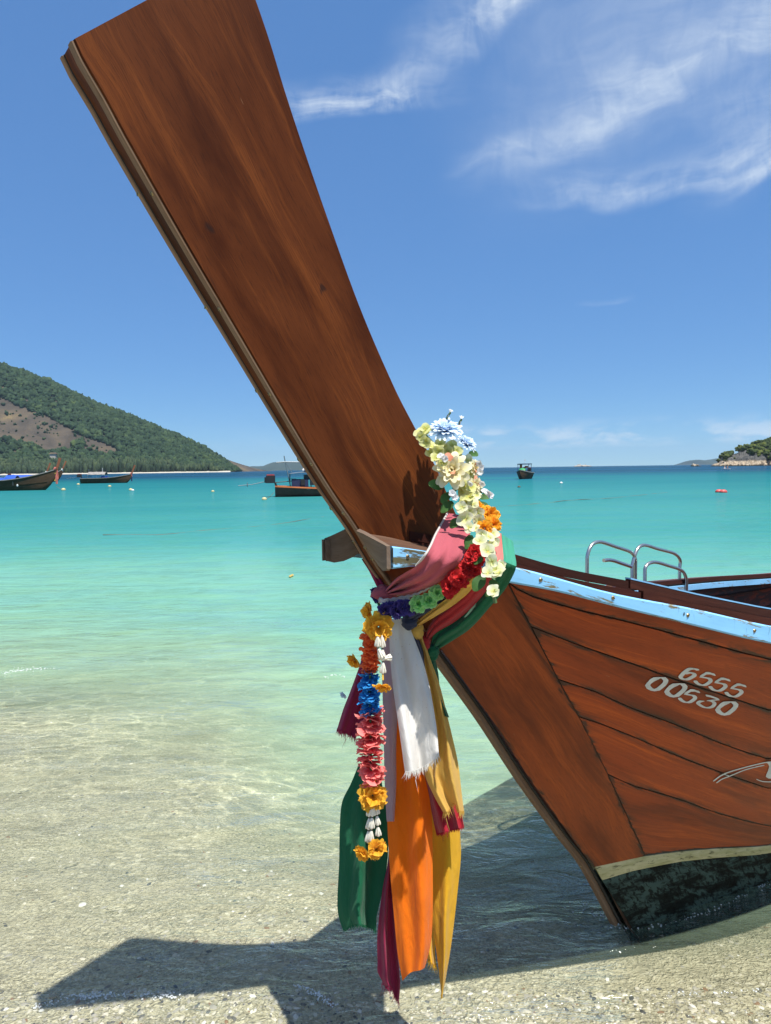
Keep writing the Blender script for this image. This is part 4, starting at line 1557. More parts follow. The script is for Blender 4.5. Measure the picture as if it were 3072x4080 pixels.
o, _ = sash('navy_scarf', 'navy blue scarf wrapped round the bow under the green and purple carnations', FAB['navy'],
            [(655, 850, .065), (740, 800, .09), (830, 745, .12), (930, 690, .15), (1000, 640, .17)],
            [(700, 890, .065), (770, 850, .09), (860, 800, .12), (960, 730, .15), (1040, 670, .17)], seed=9, n=30, m=12)
knot(o, 690, 890, .065, .02, FAB['navy'], (1, 1, 1.0), 8)
o, _ = sash('orange_scarf', 'orange scarf strip wrapped round the bow behind the red carnations', FAB['tangerine'],
            [(760, 650, .07), (880, 590, .11), (1000, 495, .17), (1100, 405, .21), (1170, 300, .25), (1205, 190, .255)],
            [(790, 680, .07), (920, 640, .11), (1060, 570, .17), (1190, 480, .22), (1270, 360, .26), (1300, 220, .255)], seed=11, n=40, m=12)
o, _ = sash('pink_scarf', 'broad rose pink satin scarf wrapped round the prow, uppermost of the wrappings', FAB['pink'],
            [(490, 638, .055), (520, 600, .07), (580, 535, .10), (660, 480, .14), (745, 428, .185), (820, 335, .215), (862, 265, .205), (905, 170, .16), (955, 80, .11), (1005, -10, .06)],
            [(510, 668, .055), (570, 668, .07), (680, 662, .10), (790, 632, .14), (890, 585, .18), (1000, 505, .215), (1110, 385, .25), (1175, 260, .245), (1195, 150, .20), (1180, 20, .12)],
            seed=13, bulge=.015, n=80, m=26, ridges=2.5, gather=1.6)
knot(o, 478, 655, .05, .021, FAB['pink'], (1.5, 1.0, .95), 3)
knot(o, 515, 640, .055, .016, FAB['pink'], (1.4, 1.0, .8), 7)
# white selvedge on the upper edge of the pink scarf
ed = [on_plane(*zK(x, y), d + .004) for x, y, d in [tuple(q) for q in catmull([(745, 428, .185), (820, 335, .215), (862, 265, .205), (905, 170, .16), (955, 80, .11), (1005, -10, .06)], 30)]]
MB().add(tube(ed, .0028, 6)).build('white_selvedge', FAB['cord'], o)
# the part of the pink scarf that goes round the far side of the stem
sash('pink_scarf', 'narrow dark pink scarf strip running up the far side of the stem', FAB['magenta'],
     [(296, 368, -.04), (340, 440, -.04), (390, 540, -.03), (440, 640, .0), (470, 680, .04)], [(345, 372, -.02), (385, 430, -.025), (430, 500, -.02), (480, 580, .0), (500, 640, .045)], seed=15, n=26, m=8, bulge=.004)
crd = thing('rope_cord', 'thin twisted grey white cord wound round the stem under the pink scarf knot', 'cord', tuple(on_plane(*zK(560, 700), .07)))
for k in range(4):
    P = [on_plane(*zK(x, y + 9 * k - 8), d) for x, y, d in catmull([(436, 700, .05), (470, 715, .075), (560, 708, .085), (640, 690, .10), (690, 685, .115), (800, 645, .145), (885, 600, .17)][:(7 if k == 0 else 5)], 40)]
    P = [p + Vector((0, 0, .0012 * math.sin(i * 1.3 + k))) for i, p in enumerate(P)]
    MB().add(tube(P, .0032, 6)).build('cord_turn', FAB['cord'], crd)

# ------------------------------------------------------------------ artificial flowers
PM = {
    'paleblue': petal_mat('pale_blue_petal', (.42, .62, .84), (.80, .87, .93), .35, (.16, .40, .72)),
    'cream': petal_mat('cream_petal', (.78, .70, .36), (.84, .79, .58), .35, (.70, .50, .12)),
    'blush': petal_mat('blush_petal', (.80, .42, .24), (.80, .30, .20), .35, (.80, .60, .25)),
    'lime': petal_mat('pale_lime_petal', (.66, .66, .26), (.74, .74, .40), .4, (.50, .52, .12)),
    'ivory': petal_mat('ivory_petal', (.76, .76, .48), (.82, .82, .62), .4, (.62, .66, .22)),
    'white': petal_mat('white_petal', (.82, .83, .85), (.86, .86, .86), .35),
    'amber': petal_mat('amber_petal', (.86, .36, .012), (.88, .46, .03), .4, (.75, .24, .004)),
    'yolk': petal_mat('golden_petal', (.80, .40, .015), (.84, .47, .04), .4, (.62, .26, .006)),
    'red': petal_mat('red_petal', (.52, .008, .012), (.58, .02, .022), .3, (.34, .003, .006)),
    'green': petal_mat('apple_green_petal', (.22, .58, .15), (.42, .74, .30), .4, (.14, .44, .08)),
    'purple': petal_mat('purple_petal', (.050, .030, .17), (.075, .05, .235), .3, (.03, .016, .11)),
    'tang': petal_mat('tangerine_petal', (.86, .15, .025), (.88, .22, .06), .4, (.74, .09, .01)),
    'azure': petal_mat('azure_petal', (.012, .20, .56), (.03, .29, .66), .35, (.006, .12, .42)),
    'coral': petal_mat('coral_petal', (.84, .11, .11), (.88, .30, .27), .4, (.72, .05, .06)),
    'leaf': petal_mat('green_leaf', (.050, .135, .028), (.075, .18, .04), .3, (.03, .085, .018)),
    'stalk': plain('green_stalk', (.07, .14, .05), .6),
    'jasmine': plain('white_plastic_bud', (.74, .70, .60), .4, var=.2),
    'bead': plain('black_bead', (.012, .012, .014), .3),
    'seed': plain('yellow_flower_centre', (.60, .38, .05), .7),
}


def mesh_data(name, V, Fc, UV, mat):
    o = mesh(name, V, Fc, mat, None, UV, True, True)
    me = o.data
    bpy.data.objects.remove(o)
    return me


def petal(L, w, cup=.25, curl=.2, tipw=.5, notch=0.0, n=6, m=5, wav=0.0, seed=0):
    """petal growing along +Y from the origin, face up +Z"""
    V, UV = [], []
    for i in range(n):
        t = i / (n - 1)
        ww = w * (math.sin(math.pi * min(.97, .08 + .92 * t ** tipw * .62 + .0)) ** .8 if False else (math.sin(math.pi * (t * .80 + .07)) ** .75))
        for j in range(m):
            v = j / (m - 1) * 2 - 1
            y = L * t - notch * L * (1 - abs(v)) * t ** 6 - .10 * L * v * v * t
            z = cup * L * t * t * .6 - curl * L * max(0, t - .55) ** 2 * 2 + .22 * w * v * v * (1 - .4 * t) + wav * w * math.sin(9 * v + 7 * t + seed)
            V.append((ww * v, y, z))
            UV.append(((v + 1) / 2, t))
    return V, grid_faces(n, m), UV


def ruffle(r, depth, waves, amp, seed=0, n=72, rings=6, cone=.5, edge=.10):
    """one frilled layer: a pleated, wavy-edged cup round +Z"""
    V, UV = [], []
    rr = random.Random(seed)
    ph = [rr.random() * 6.28 for _ in range(6)]
    for i in range(rings):
        t = i / (rings - 1)
        for k in range(n):
            a = 2 * math.pi * k / n
            lobe = 1 + .13 * math.sin(3 * a + ph[3]) + .09 * math.sin(5 * a + ph[4]) * t
            jag = edge * t ** 4 * (math.sin(a * 23 + ph[5]) * .5 + rr.uniform(-.5, .5))
            rad = r * (.08 + .92 * t) * (lobe + jag)
            z = depth * (t ** cone) + amp * r * t ** 1.6 * (math.sin(waves * a + ph[0]) * .62 + math.sin((waves * 2 + 1) * a + ph[1] + 2 * t) * .38)
            tw = .22 * t * math.sin(waves * a + ph[2])
            V.append((rad * math.cos(a + tw), rad * math.sin(a + tw), z))
            UV.append((k / n * 3, t))
    Fc = []
    for i in range(rings - 1):
        for k in range(n):
            a, b = i * n + k, i * n + (k + 1) % n
            Fc.append((a, b, b + n, a + n))
    return V, Fc, UV


CACHE = {}


def cached(key, fn):
    if key not in CACHE:
        CACHE[key] = fn()
    return CACHE[key]


def inst(name, me, parent, loc, rot=None, scale=1.0):
    """an object in its parent's space"""
    o = bpy.data.objects.new(name, me)
    COL.objects.link(o)
    o.parent = parent
    o.location = loc
    if rot is not None:
        o.rotation_mode = 'QUATERNION'
        o.rotation_quaternion = rot
    o.scale = (scale,) * 3 if not hasattr(scale, '__len__') else scale
    return o


from mathutils import Quaternion, Euler
RF = random.Random(31)


def face_q(nor, spin=None):
    return Vector(nor).normalized().to_track_quat('Z', 'Y') @ Quaternion((0, 0, 1), RF.uniform(0, 6.28) if spin is None else spin)


def carnation(parent, P, r, colour, nor, layers=4, name='carnation', flat=.55):
    """frilled flower of several ruffled layers, built at radius 1 and scaled"""
    L0 = P - ORIG[parent.name]
    k = RF.randrange(3)
    q = face_q(nor)
    core = inst(name, cached(('core', colour), lambda: mesh_data('flower_core', *ruffle(.55, .62, 5, .30, 99, 48, 5, .8), PM[colour])), parent, L0, q, r)
    specs = [(1.0, .12, 6, .13), (.92, .26, 7, .17), (.76, .40, 6, .22), (.56, .52, 5, .28)][:layers]
    for i, (rr, dp, wv, am) in enumerate(specs):
        me = cached(('ruf', colour, k, i), lambda: mesh_data('petal_ruffle', *ruffle(rr, dp * flat / .55, wv, am, k * 10 + i, edge=.14), PM[colour]))
        inst('petal_ruffle', me, core, (0, 0, 0), Euler((RF.uniform(-.12, .12), RF.uniform(-.12, .12), RF.uniform(0, 6.28))).to_quaternion())
    return core


def blossom(parent, P, r, colour, nor, n=4, name='blossom', centre=True):
    L0 = P - ORIG[parent.name]
    q = face_q(nor)
    V, Fc, UV = ruffle(.10, .05, 3, .1, 5, 12, 3)
    core = inst(name, cached(('bcore', colour), lambda: mesh_data('flower_centre', V, Fc, UV, PM['seed'])), parent, L0, q, r)
    for k in range(n):
        me = cached(('bpet', colour, k % 3), lambda: mesh_data('petal', *petal(1.0, .58, cup=.16 + .12 * (k % 3), curl=.25, wav=.05, seed=k * 2), PM[colour]))
        e = Euler((RF.uniform(-.1, .38), RF.uniform(-.2, .2), 0)).to_quaternion()
        inst('petal', me, core, (0, 0, 0), Quaternion((0, 0, 1), 2 * math.pi * k / n + RF.uniform(-.15, .15)) @ e, RF.uniform(.86, 1.08))
    return core


def mum(parent, P, r, colour, nor, rows=((22, 1.0, .05), (20, .92, .30), (18, .80, .58), (14, .62, .90), (9, .42, 1.2)), w=.13, name='chrysanthemum', accent=None):
    """many-petalled bloom: rings of narrow petals, each petal an object"""
    L0 = P - ORIG[parent.name]
    q = face_q(nor)
    core = inst(name, cached(('mcore', colour), lambda: mesh_data('flower_core', *ruffle(.30, .34, 5, .25, 12, 30, 4), PM[colour])), parent, L0, q, r)
    for (n, L, tilt) in rows:
        for k in range(n):
            v = RF.randrange(3)
            c = accent if accent and RF.random() < .10 else colour
            me = cached(('mpet', c, v, w), lambda: mesh_data('petal', *petal(1.0, w, cup=.10 + .10 * v, curl=.35, notch=.06, n=6, m=4), PM[c]))
            e = Quaternion((1, 0, 0), tilt + RF.uniform(-.10, .10)) @ Quaternion((0, 1, 0), RF.uniform(-.3, .3))
            inst('petal', me, core, (0, 0, .10), Quaternion((0, 0, 1), 2 * math.pi * (k + RF.uniform(-.25, .25)) / n + tilt * 7) @ e, L * RF.uniform(.92, 1.06))
    return core


def leaf_at(parent, P, L, direction, nor, name='leaf'):
    me = cached(('leaf', RF.randrange(2)), lambda: mesh_data('leaf', *petal(1.0, .36, cup=.05, curl=.35, n=8, m=5, wav=.06), PM['leaf']))
    z = Vector(nor).normalized()
    y = Vector(direction)
    y = (y - z * y.dot(z)).normalized()
    x = y.cross(z)
    q = Matrix((x, y, z)).transposed().to_quaternion()
    return inst(name, me, parent, P - ORIG[parent.name], q, L)


CAMDIR = lambda P: (EYEP - P).normalized()
PXM = lambda P: (P - EYEP).dot(FWD) / F          # metres per photograph pixel at P


def jit(v, a):
    return Vector(v) + Vector((RF.uniform(-a, a), RF.uniform(-a, a), RF.uniform(-a, a)))


def spot(conv, x, y, d):
    return on_plane(*conv(x, y), d)


# ---- garland climbing the prow
TOP = thing('flower_garland', 'cascade of pale blue, cream and lime artificial flowers up the back edge of the prow', 'garland', tuple(spot(zG, 560, 900, .12)))


def gd(y):                        # distance off the centre plane of the garland at sheet height y
    return float(np.interp(y, [250, 600, 1000, 1350, 1700, 1980], [.06, .10, .14, .24, .34, .37]))


vine = [spot(zG, x, y, gd(y) - .02) for x, y in catmull([(120, 330), (260, 480), (430, 640), (520, 830), (560, 1010), (640, 1180), (760, 1400), (830, 1650), (860, 1850), (850, 1990), (880, 2110)], 60)]
MB().add(tube(vine, .0045, 6)).build('stem', PM['stalk'], TOP)
for (x, y, r, c, ac) in ((350, 330, 168, 'paleblue', None), (565, 455, 104, 'paleblue', None)):
    P = spot(zG, x, y, gd(y) + .03)
    mum(TOP, P, 1.22 * r / 2.6337 * PXM(P), c, CAMDIR(P) * .55 + Vector((.10 if x < 400 else .75, 0, .95)), w=.15)
for (x, y, r, nv) in ((430, 735, 190, (-.15, -.1, .35)), (660, 700, 92, (.8, 0, .3)), (665, 880, 92, (.7, 0, .1))):
    P = spot(zG, x, y, gd(y) + .035)
    mum(TOP, P, 1.15 * r / 2.6337 * PXM(P), 'cream', CAMDIR(P) * .9 + Vector(nv), rows=((11, 1.0, .08), (10, .82, .45), (8, .62, .85), (5, .40, 1.15)), w=.24, name='daisy', accent='blush')
for (x, y, r, c) in ((110, 330, 78, 'lime'), (145, 285, 56, 'lime'), (95, 370, 50, 'lime'), (195, 470, 62, 'lime'), (215, 545, 66, 'lime'), (285, 520, 60, 'lime'), (350, 490, 56, 'lime'), (425, 470, 60, 'lime'),
                     (250, 595, 52, 'lime'), (560, 800, 66, 'lime'), (530, 930, 74, 'lime'), (605, 1000, 78, 'lime'), (560, 890, 60, 'lime'), (665, 930, 60, 'ivory'), (530, 1110, 66, 'ivory'), (570, 1230, 90, 'ivory'),
                     (610, 1160, 66, 'ivory'), (690, 1170, 70, 'ivory'), (705, 1250, 62, 'ivory'), (600, 1320, 56, 'ivory'), (720, 1470, 70, 'ivory'), (765, 1520, 60, 'ivory'), (800, 1420, 64, 'ivory'),
                     (850, 1390, 62, 'ivory'), (880, 1480, 56, 'ivory'), (800, 1570, 80, 'ivory'), (840, 1680, 70, 'ivory'), (880, 1770, 82, 'ivory'), (805, 1800, 66, 'ivory'), (915, 1800, 70, 'ivory'), (945, 1710, 50, 'ivory'),
                     (860, 1990, 76, 'ivory'),
                     (300, 450, 60, 'lime'), (380, 530, 60, 'lime'), (470, 520, 56, 'lime'), (500, 600, 60, 'lime'), (330, 640, 56, 'lime'), (590, 620, 60, 'ivory'), (600, 760, 62, 'lime'), (640, 820, 60, 'lime'), (480, 860, 60, 'lime'), (620, 900, 60, 'lime'),
                     (680, 990, 56, 'ivory'), (560, 1050, 64, 'lime'), (640, 1080, 62, 'ivory'), (740, 1400, 60, 'ivory'), (670, 1330, 56, 'ivory'), (840, 1500, 60, 'ivory'), (150, 420, 60, 'lime')):
    P = spot(zG, x, y, gd(y) + RF.uniform(.01, .045))
    blossom(TOP, P, 1.22 * r / 2.6337 * PXM(P), c, jit(CAMDIR(P) + Vector((0, 0, .35)), .55))
for (x, y) in ((330, 585), (300, 570), (350, 605), (440, 975), (455, 1005), (425, 960), (712, 650), (735, 700), (720, 735), (620, 860), (800, 955), (830, 985), (770, 940), (745, 860)):
    P = spot(zG, x, y, gd(y) + .055)
    blossom(TOP, P, 40 / 2.6337 * PXM(P), 'white', jit(CAMDIR(P), .6), n=5, name='small_white_flower')
for (x0, y0, x1, y1) in ((355, 210, 405, 118), (495, 255, 522, 190), (440, 920, 445, 985), (690, 960, 800, 960), (670, 700, 735, 690)):
    a, b = spot(zG, x0, y0, gd(y0) + .02), spot(zG, x1, y1, gd(y1) + .05)
    MB().add(tube([a, a.lerp(b, .5) + Vector((0, 0, .003)), b], .0028, 5)).build('flower_stalk', PM['stalk'], TOP)
for (x0, y0, x1, y1) in ((378, 165, 415, 88), (508, 235, 527, 158)):
    a, b = spot(zG, x0, y0, gd(y0) + .04), spot(zG, x1, y1, gd(y1) + .05)
    ax = b - a
    V, Fc, UV = [], [], []
    for i, (t, rad) in enumerate(((0, .12), (.4, .15), (.7, .24), (.9, .40), (1.0, .62))):
        for k in range(20):
            an = 6.2832 * k / 20
            q = rad * (1 + (.32 * math.cos(5 * an) * t ** 4))
            V.append((q * math.cos(an) * .42, q * math.sin(an) * .42, t))
            UV.append((k / 20, t))
    for i in range(4):
        for k in range(20):
            Fc.append((i * 20 + k, i * 20 + (k + 1) % 20, (i + 1) * 20 + (k + 1) % 20, (i + 1) * 20 + k))
    inst('trumpet_flower', cached('trumpet', lambda: mesh_data('trumpet_flower', V, Fc, UV, PM['white'])), TOP, a - ORIG[TOP.name], ax.to_track_quat('Z', 'Y'), ax.length)
for (x, y, L, dx, dy) in ((330, 900, 125, -.8, -.2), (400, 960, 110, -.5, .8), (440, 1060, 130, -.6, .4), (520, 1020, 110, .2, 1), (590, 690, 80, .5, -.4), (700, 1000, 90, .7, .2), (700, 1060, 110, .6, .6), (520, 1240, 120, -1, .3),
                          (620, 1400, 120, -.2, 1), (660, 1440, 110, -.8, .9), (760, 1830, 150, -.6, 1), (830, 1870, 120, .4, 1), (750, 1640, 90, -.7, .5), (600, 540, 90, .6, .4), (400, 540, 90, .2, 1), (830, 1990, 60, -.6, .6),
                          (480, 830, 90, -.3, 1), (640, 1010, 90, .5, .7)):
    P = spot(zG, x, y, gd(y) + .0)
    L = 1.3 * L / 2.6337 * PXM(P)
    leaf_at(TOP, P, L, RIGHT * dx - UP * dy, jit(CAMDIR(P) + Vector((0, 0, .4)), .4))
for (x, y, r, nv) in ((825, 1185, 88, (.5, 0, .5)), (850, 1290, 84, (.6, 0, .1)), (765, 1330, 80, (-.2, -.3, .2)), (690, 1105, 56, (-.2, 0, .8))):
    P = spot(zG, x, y, gd(y) + .012)
    carnation(TOP, P, r / 2.6337 * PXM(P) * 1.12, 'amber', CAMDIR(P) + Vector(nv))

# ---- carnation garland wrapped round the bow
WRAP = thing('carnation_garland', 'string of red, apple green and purple artificial carnations wrapped round the bow', 'garland', tuple(spot(zK, 900, 640, .15)))
wp = [spot(zK, x, y, d) for x, y, d in catmull([(400, 650, .02), (470, 790, .07), (600, 790, .10), (760, 750, .12), (900, 660, .16), (1040, 590, .21), (1160, 500, .25), (1240, 370, .29), (1230, 290, .29)], 50)]
MB().add(tube(wp, .004, 6)).build('string', PM['stalk'], WRAP)
for (x, y, d, r, c) in ((1235, 310, .30, 66, 'red'), (1260, 400, .31, 62, 'red'), (1205, 360, .30, 64, 'red'), (1175, 450, .285, 80, 'red'), (1225, 470, .295, 60, 'red'), (1110, 540, .255, 72, 'red'), (1030, 590, .225, 84, 'red'), (1075, 520, .24, 70, 'red'), (1020, 640, .22, 60, 'red'),
                        (920, 650, .185, 66, 'green'), (850, 720, .165, 70, 'green'), (760, 745, .145, 74, 'green'), (880, 690, .165, 50, 'green'), (960, 655, .18, 40, 'green'),
                        (695, 770, .13, 68, 'purple'), (640, 770, .12, 66, 'purple'), (580, 800, .11, 72, 'purple'), (490, 795, .085, 66, 'purple'), (540, 780, .09, 60, 'purple'), (405, 645, .03, 44, 'purple'), (415, 700, .04, 46, 'purple')):
    P = spot(zK, x, y, d)
    carnation(WRAP, P, r / 2.0825 * PXM(P), c, jit(CAMDIR(P) + Vector((.1, 0, .25)), .45))

# ---- garland of ruffled flowers hanging below the knot
YG = 1.655
hang = lambda x, y, dy=0.0: at_y(*z2(x, y), YG + dy)
LOW = thing('hanging_garland', 'long hanging garland of orange, blue and coral ruffles with yellow flowers', 'garland', tuple(hang(290, 300)))
MB().add(tube([hang(x, y) for x, y in ((300, 150), (292, 300), (285, 500), (290, 700), (292, 900), (295, 1040))], .003, 6)).build('string', PM['stalk'], LOW)


def ruffle_on(x, y, r, colour, tilt=(0, 0), k=None):
    P = hang(x, y)
    R_ = r / 1.2786 * PXM(P)
    k = RF.randrange(3)
    q = Euler((tilt[0] + RF.uniform(-.22, .22) + .25, tilt[1] + RF.uniform(-.18, .18), RF.uniform(0, 6.28))).to_quaternion()
    core = inst('ruffled_flower', cached(('rl', colour, k, 0), lambda: mesh_data('petal_ruffle', *ruffle(1.0, -.20, 7, .16, 40 + k, 84, 6, .9, .10), PM[colour])), LOW, P - ORIG[LOW.name], q, R_)
    for i in (1, 2):
        me = cached(('rl', colour, k, i), lambda: mesh_data('petal_ruffle', *ruffle(1.0 - .14 * i, -.20 + .17 * i, 7 - i, .19, 50 + 7 * k + i, 84, 6, .9, .12), PM[colour]))
        inst('petal_ruffle', me, core, (0, 0, .10 * i), Euler((RF.uniform(-.15, .15), RF.uniform(-.15, .15), RF.uniform(0, 6.28))).to_quaternion())


for i, y in enumerate((240, 272, 306, 340, 376, 402)):
    ruffle_on(288 - (i > 3) * 2 + RF.uniform(-5, 5), y, 47 + RF.uniform(-3, 4), 'tang')
for i, y in enumerate((432, 465, 498, 532, 565, 598, 622)):
    ruffle_on(286 + RF.uniform(-5, 5), y, 52 + RF.uniform(-3, 4), 'azure')
for i, y in enumerate((612, 650, 690, 730, 772, 812, 852, 892, 930, 965)):
    ruffle_on(290 + RF.uniform(-6, 6) + (22 if i == 0 else 0), y, (48 if i == 0 else 68) + RF.uniform(-4, 5) - (14 if i > 8 else 0), 'coral')
carnation(LOW, hang(330, 188, -.02), 72 / 1.2786 * PXM(hang(330, 188)), 'yolk', (.1, -.8, .1), name='yellow_flower')
carnation(LOW, hang(285, 112, .03), 52 / 1.2786 * PXM(hang(285, 112)), 'yolk', (-.9, -.5, .1), layers=3, name='yellow_flower')
carnation(LOW, hang(300, 1048, -.01), 72 / 1.2786 * PXM(hang(300, 1048)), 'yolk', (.1, -.8, .15), name='yellow_flower')
carnation(LOW, hang(250, 1340, -.01), 42 / 1.2786 * PXM(hang(250, 1340)), 'yolk', (-.5, -.7, -.2), layers=3, name='yellow_flower')
carnation(LOW, hang(317, 1318, -.02), 50 / 1.2786 * PXM(hang(317, 1318)), 'yolk', (.3, -.9, .1), name='yellow_flower')


def bud_strand(pts, dy, n_bud, parent=LOW):
    """string of white moulded jasmine buds with a dark bead between the tiers"""
    c = catmull(pts, n_bud + 1)
    P3 = [hang(x, y, dy) for x, y in c]
    prof = ((0, .2), (.12, .55), (.35, .85), (.6, .75), (.82, 1.0), (.94, .8), (1.0, .3))
    for i in range(n_bud):
        a, b = P3[i], P3[i + 1]
        ax = b - a
        mb = MB().add(tube([a + ax * t for t, _ in prof], [k * .0046 for _, k in prof], 8))
        for s_ in (-1, 1):
            sv = ax.normalized().cross(Vector((0, 1, 0))) * s_ * .0042
            mb.add(tube([a + ax * t + sv * k for t, k in ((.15, .4), (.45, .8), (.78, 1.25), (.9, 1.5))], (.0016, .0028, .0034, .0016), 6))
        mb.build('jasmine_bud', PM['jasmine'], parent)
        if i < n_bud - 1:
            MB().add(tube([b - ax * .07, b, b + ax * .07], (.0022, .0036, .0022), 8)).build('dark_bead', PM['bead'], parent)


bud_strand([(285, 1092), (284, 1150), (280, 1215), (276, 1290)], -.012, 3)
bud_strand([(302, 1092), (298, 1150), (294, 1215), (290, 1285)], -.018, 3)
bud_strand([(318, 1092), (322, 1150), (326, 1200), (330, 1258)], -.012, 3)
bud_strand([(326, 232), (325, 270), (330, 310), (350, 352)], -.045, 2)
bud_strand([(348, 232), (350, 270), (350, 320), (353, 360), (352, 430)], -.04, 3)
bud_strand([(352, 352), (375, 350), (400, 342)], -.04, 1)
carnation(LOW, hang(352, 487, -.045), 44 / 1.2786 * PXM(hang(352, 487)), 'yolk', (.0, -.5, -.8), layers=3, name='yellow_flower')
MB().add(tube([hang(352, 428, -.04), hang(353, 460, -.045)], .0022, 5)).build('flower_stalk', PM['seed'], LOW)
# two ends of another garland that shows only at the left of the magenta scarf
SM = thing('hanging_garland', 'yellow flower bud of another garland peeping out left of the short magenta scarf', 'garland', tuple(hang(200, 360, .16)))
carnation(SM, hang(206, 360, .16), 40 / 1.2786 * PXM(hang(200, 360, .16)), 'yolk', (-.5, -.5, -.4), layers=3, name='yellow_flower')
SM2 = thing('hanging_garland', 'tiny pale blue flower of another garland left of the short magenta scarf', 'garland', tuple(hang(150, 533, .17)))
carnation(SM2, hang(152, 534, .17), 20 / 1.2786 * PXM(hang(150, 533, .17)), 'paleblue', (-.5, -.5, -.4), layers=3, name='pale_blue_flower')

# ------------------------------------------------------------------ far shores
def leaf_noise_mat(name, lo, hi, scale=.35):
    m, t = material(name)
    p = t.n('ShaderNodeNewGeometry').outputs['Position']
    rnd = t.n('ShaderNodeAttribute', {'attribute_name': 'tone'}).outputs['Fac']
    n = t.noise(p, scale, 4, .65)
    c = t.mix(t.smooth(n, .3, .7), lo, hi)
    c = t.mix(1.0, c, t.ramp(rnd, [(0, (.55, .62, .55)), (.5, (1, 1, 1)), (1, (1.7, 1.45, 1.0))]), 'MULTIPLY')
    b = t.n('ShaderNodeBsdfPrincipled', None, Base_Color=c, Roughness=.8, Specular_IOR_Level=.15, Normal=t.n('ShaderNodeBump', None, Strength=.8, Distance=1.2, Height=t.noise(p, scale * 2.4, 4, .7)))
    t.n('ShaderNodeOutputMaterial', None, Surface=b)
    return m


def rock_mat(name, cols, scale=.05, band=None):
    m, t = material(name)
    p = t.n('ShaderNodeNewGeometry').outputs['Position']
    n = t.noise(t.mapv(p, scale=(1, 1, 1.4)), scale, 7, .68, .5)
    c = t.ramp(n, [(.28, cols[0]), (.46, cols[1]), (.62, cols[2]), (.78, cols[3])])
    if band:
        z = t.n('ShaderNodeSeparateXYZ', None, i_0=p).outputs[2]
        zz = t.m('ADD', z, t.m('MULTIPLY', t.m('SUBTRACT', t.noise(p, .25, 4), .5), 4.0))
        c = t.mix(t.m('SUBTRACT', 1.0, t.smooth(zz, band[1], band[1] + 1.5)), c, t.mix(t.smooth(t.noise(p, .5, 5), .35, .6), (.20, .15, .10), band[2]))
        c = t.mix(t.m('SUBTRACT', 1.0, t.smooth(zz, band[0] - .4, band[0] + .5)), c, (.03, .028, .02))
    b = t.n('ShaderNodeBsdfPrincipled', None, Base_Color=c, Roughness=.85, Specular_IOR_Level=.15, Normal=t.n('ShaderNodeBump', None, Strength=1.0, Distance=2.0, Height=t.noise(p, scale * 5, 6, .7)))
    t.n('ShaderNodeOutputMaterial', None, Surface=b)
    return m


M['hillrock'] = rock_mat('dry_brown_hillside', ((.026, .024, .020), (.066, .054, .042), (.105, .080, .050), (.22, .16, .068)), .013)
M['capeock'] = rock_mat('pale_grey_sea_rock', ((.025, .026, .026), (.075, .075, .072), (.14, .135, .125), (.25, .235, .20)), .09, band=(.9, 3.6, (.50, .41, .30)))
M['forest'] = leaf_noise_mat('hill_forest_leaves', (.012, .030, .015), (.034, .060, .027), .05)
M['casuarina'] = leaf_noise_mat('casuarina_needles', (.022, .042, .020), (.045, .066, .034), .12)
M['shrub'] = leaf_noise_mat('cape_shrub_leaves', (.022, .040, .010), (.065, .085, .022), .15)
M['farisle'] = leaf_noise_mat('far_island_forest', (.024, .042, .022), (.05, .065, .035), .006)
M['beach'] = plain('white_coral_beach', (.46, .43, .36), .9, var=.3, scale=.05)

ICO_V, ICO_F = None, None


def ico():
    global ICO_V, ICO_F
    if ICO_V is None:
        import bmesh
        bm = bmesh.new()
        bmesh.ops.create_icosphere(bm, subdivisions=2, radius=1)
        ICO_V = np.array([v.co for v in bm.verts])
        ICO_F = np.array([[v.index for v in f.verts] for f in bm.faces])
        bm.free()
    return ICO_V, ICO_F


def scatter_mesh(name, items, mat, jag=.28, seed=3):
    """one foliage mesh of many uneven crowns; items: (x, y, z, rx, rz, tone)"""
    v0, f0 = ico()
    r = np.random.default_rng(seed)
    n = len(items)
    V = np.empty((n, len(v0), 3))
    for i, (x, y, z, rx, rz, tone) in enumerate(items):
        k = 1 + r.normal(0, jag, len(v0)).clip(-.5, .6)
        q = v0 * k[:, None]
        V[i] = q * (rx, rx, rz) + (x, y, z)
    Fc = (f0[None] + (np.arange(n) * len(v0))[:, None, None]).reshape(-1, 3)
    me = bpy.data.meshes.new(name)
    nv, nf = n * len(v0), len(Fc)
    me.vertices.add(nv)
    me.vertices.foreach_set('co', V.ravel())
    me.loops.add(nf * 3)
    me.loops.foreach_set('vertex_index', Fc.ravel())
    me.polygons.add(nf)
    me.polygons.foreach_set('loop_start', np.arange(0, nf * 3, 3))
    me.update(calc_edges=True)
    a = me.attributes.new('tone', 'FLOAT', 'POINT')
    a.data.foreach_set('value', np.repeat(np.array([q[5] for q in items], 'f'), len(v0)))
    me.materials.append(mat)
    o = bpy.data.objects.new(name, me)
    COL.objects.link(o)
    return o


def ridge(pts, Y):
    """px, py outline -> (x, height) at distance Y"""
    out = []
    for px, py in pts:
        P = at_y(px, py, Y)
        out.append((P.x, P.z))
    return out


zA = lambda x, y: (x / 1.666, 1400 + y / 1.666)
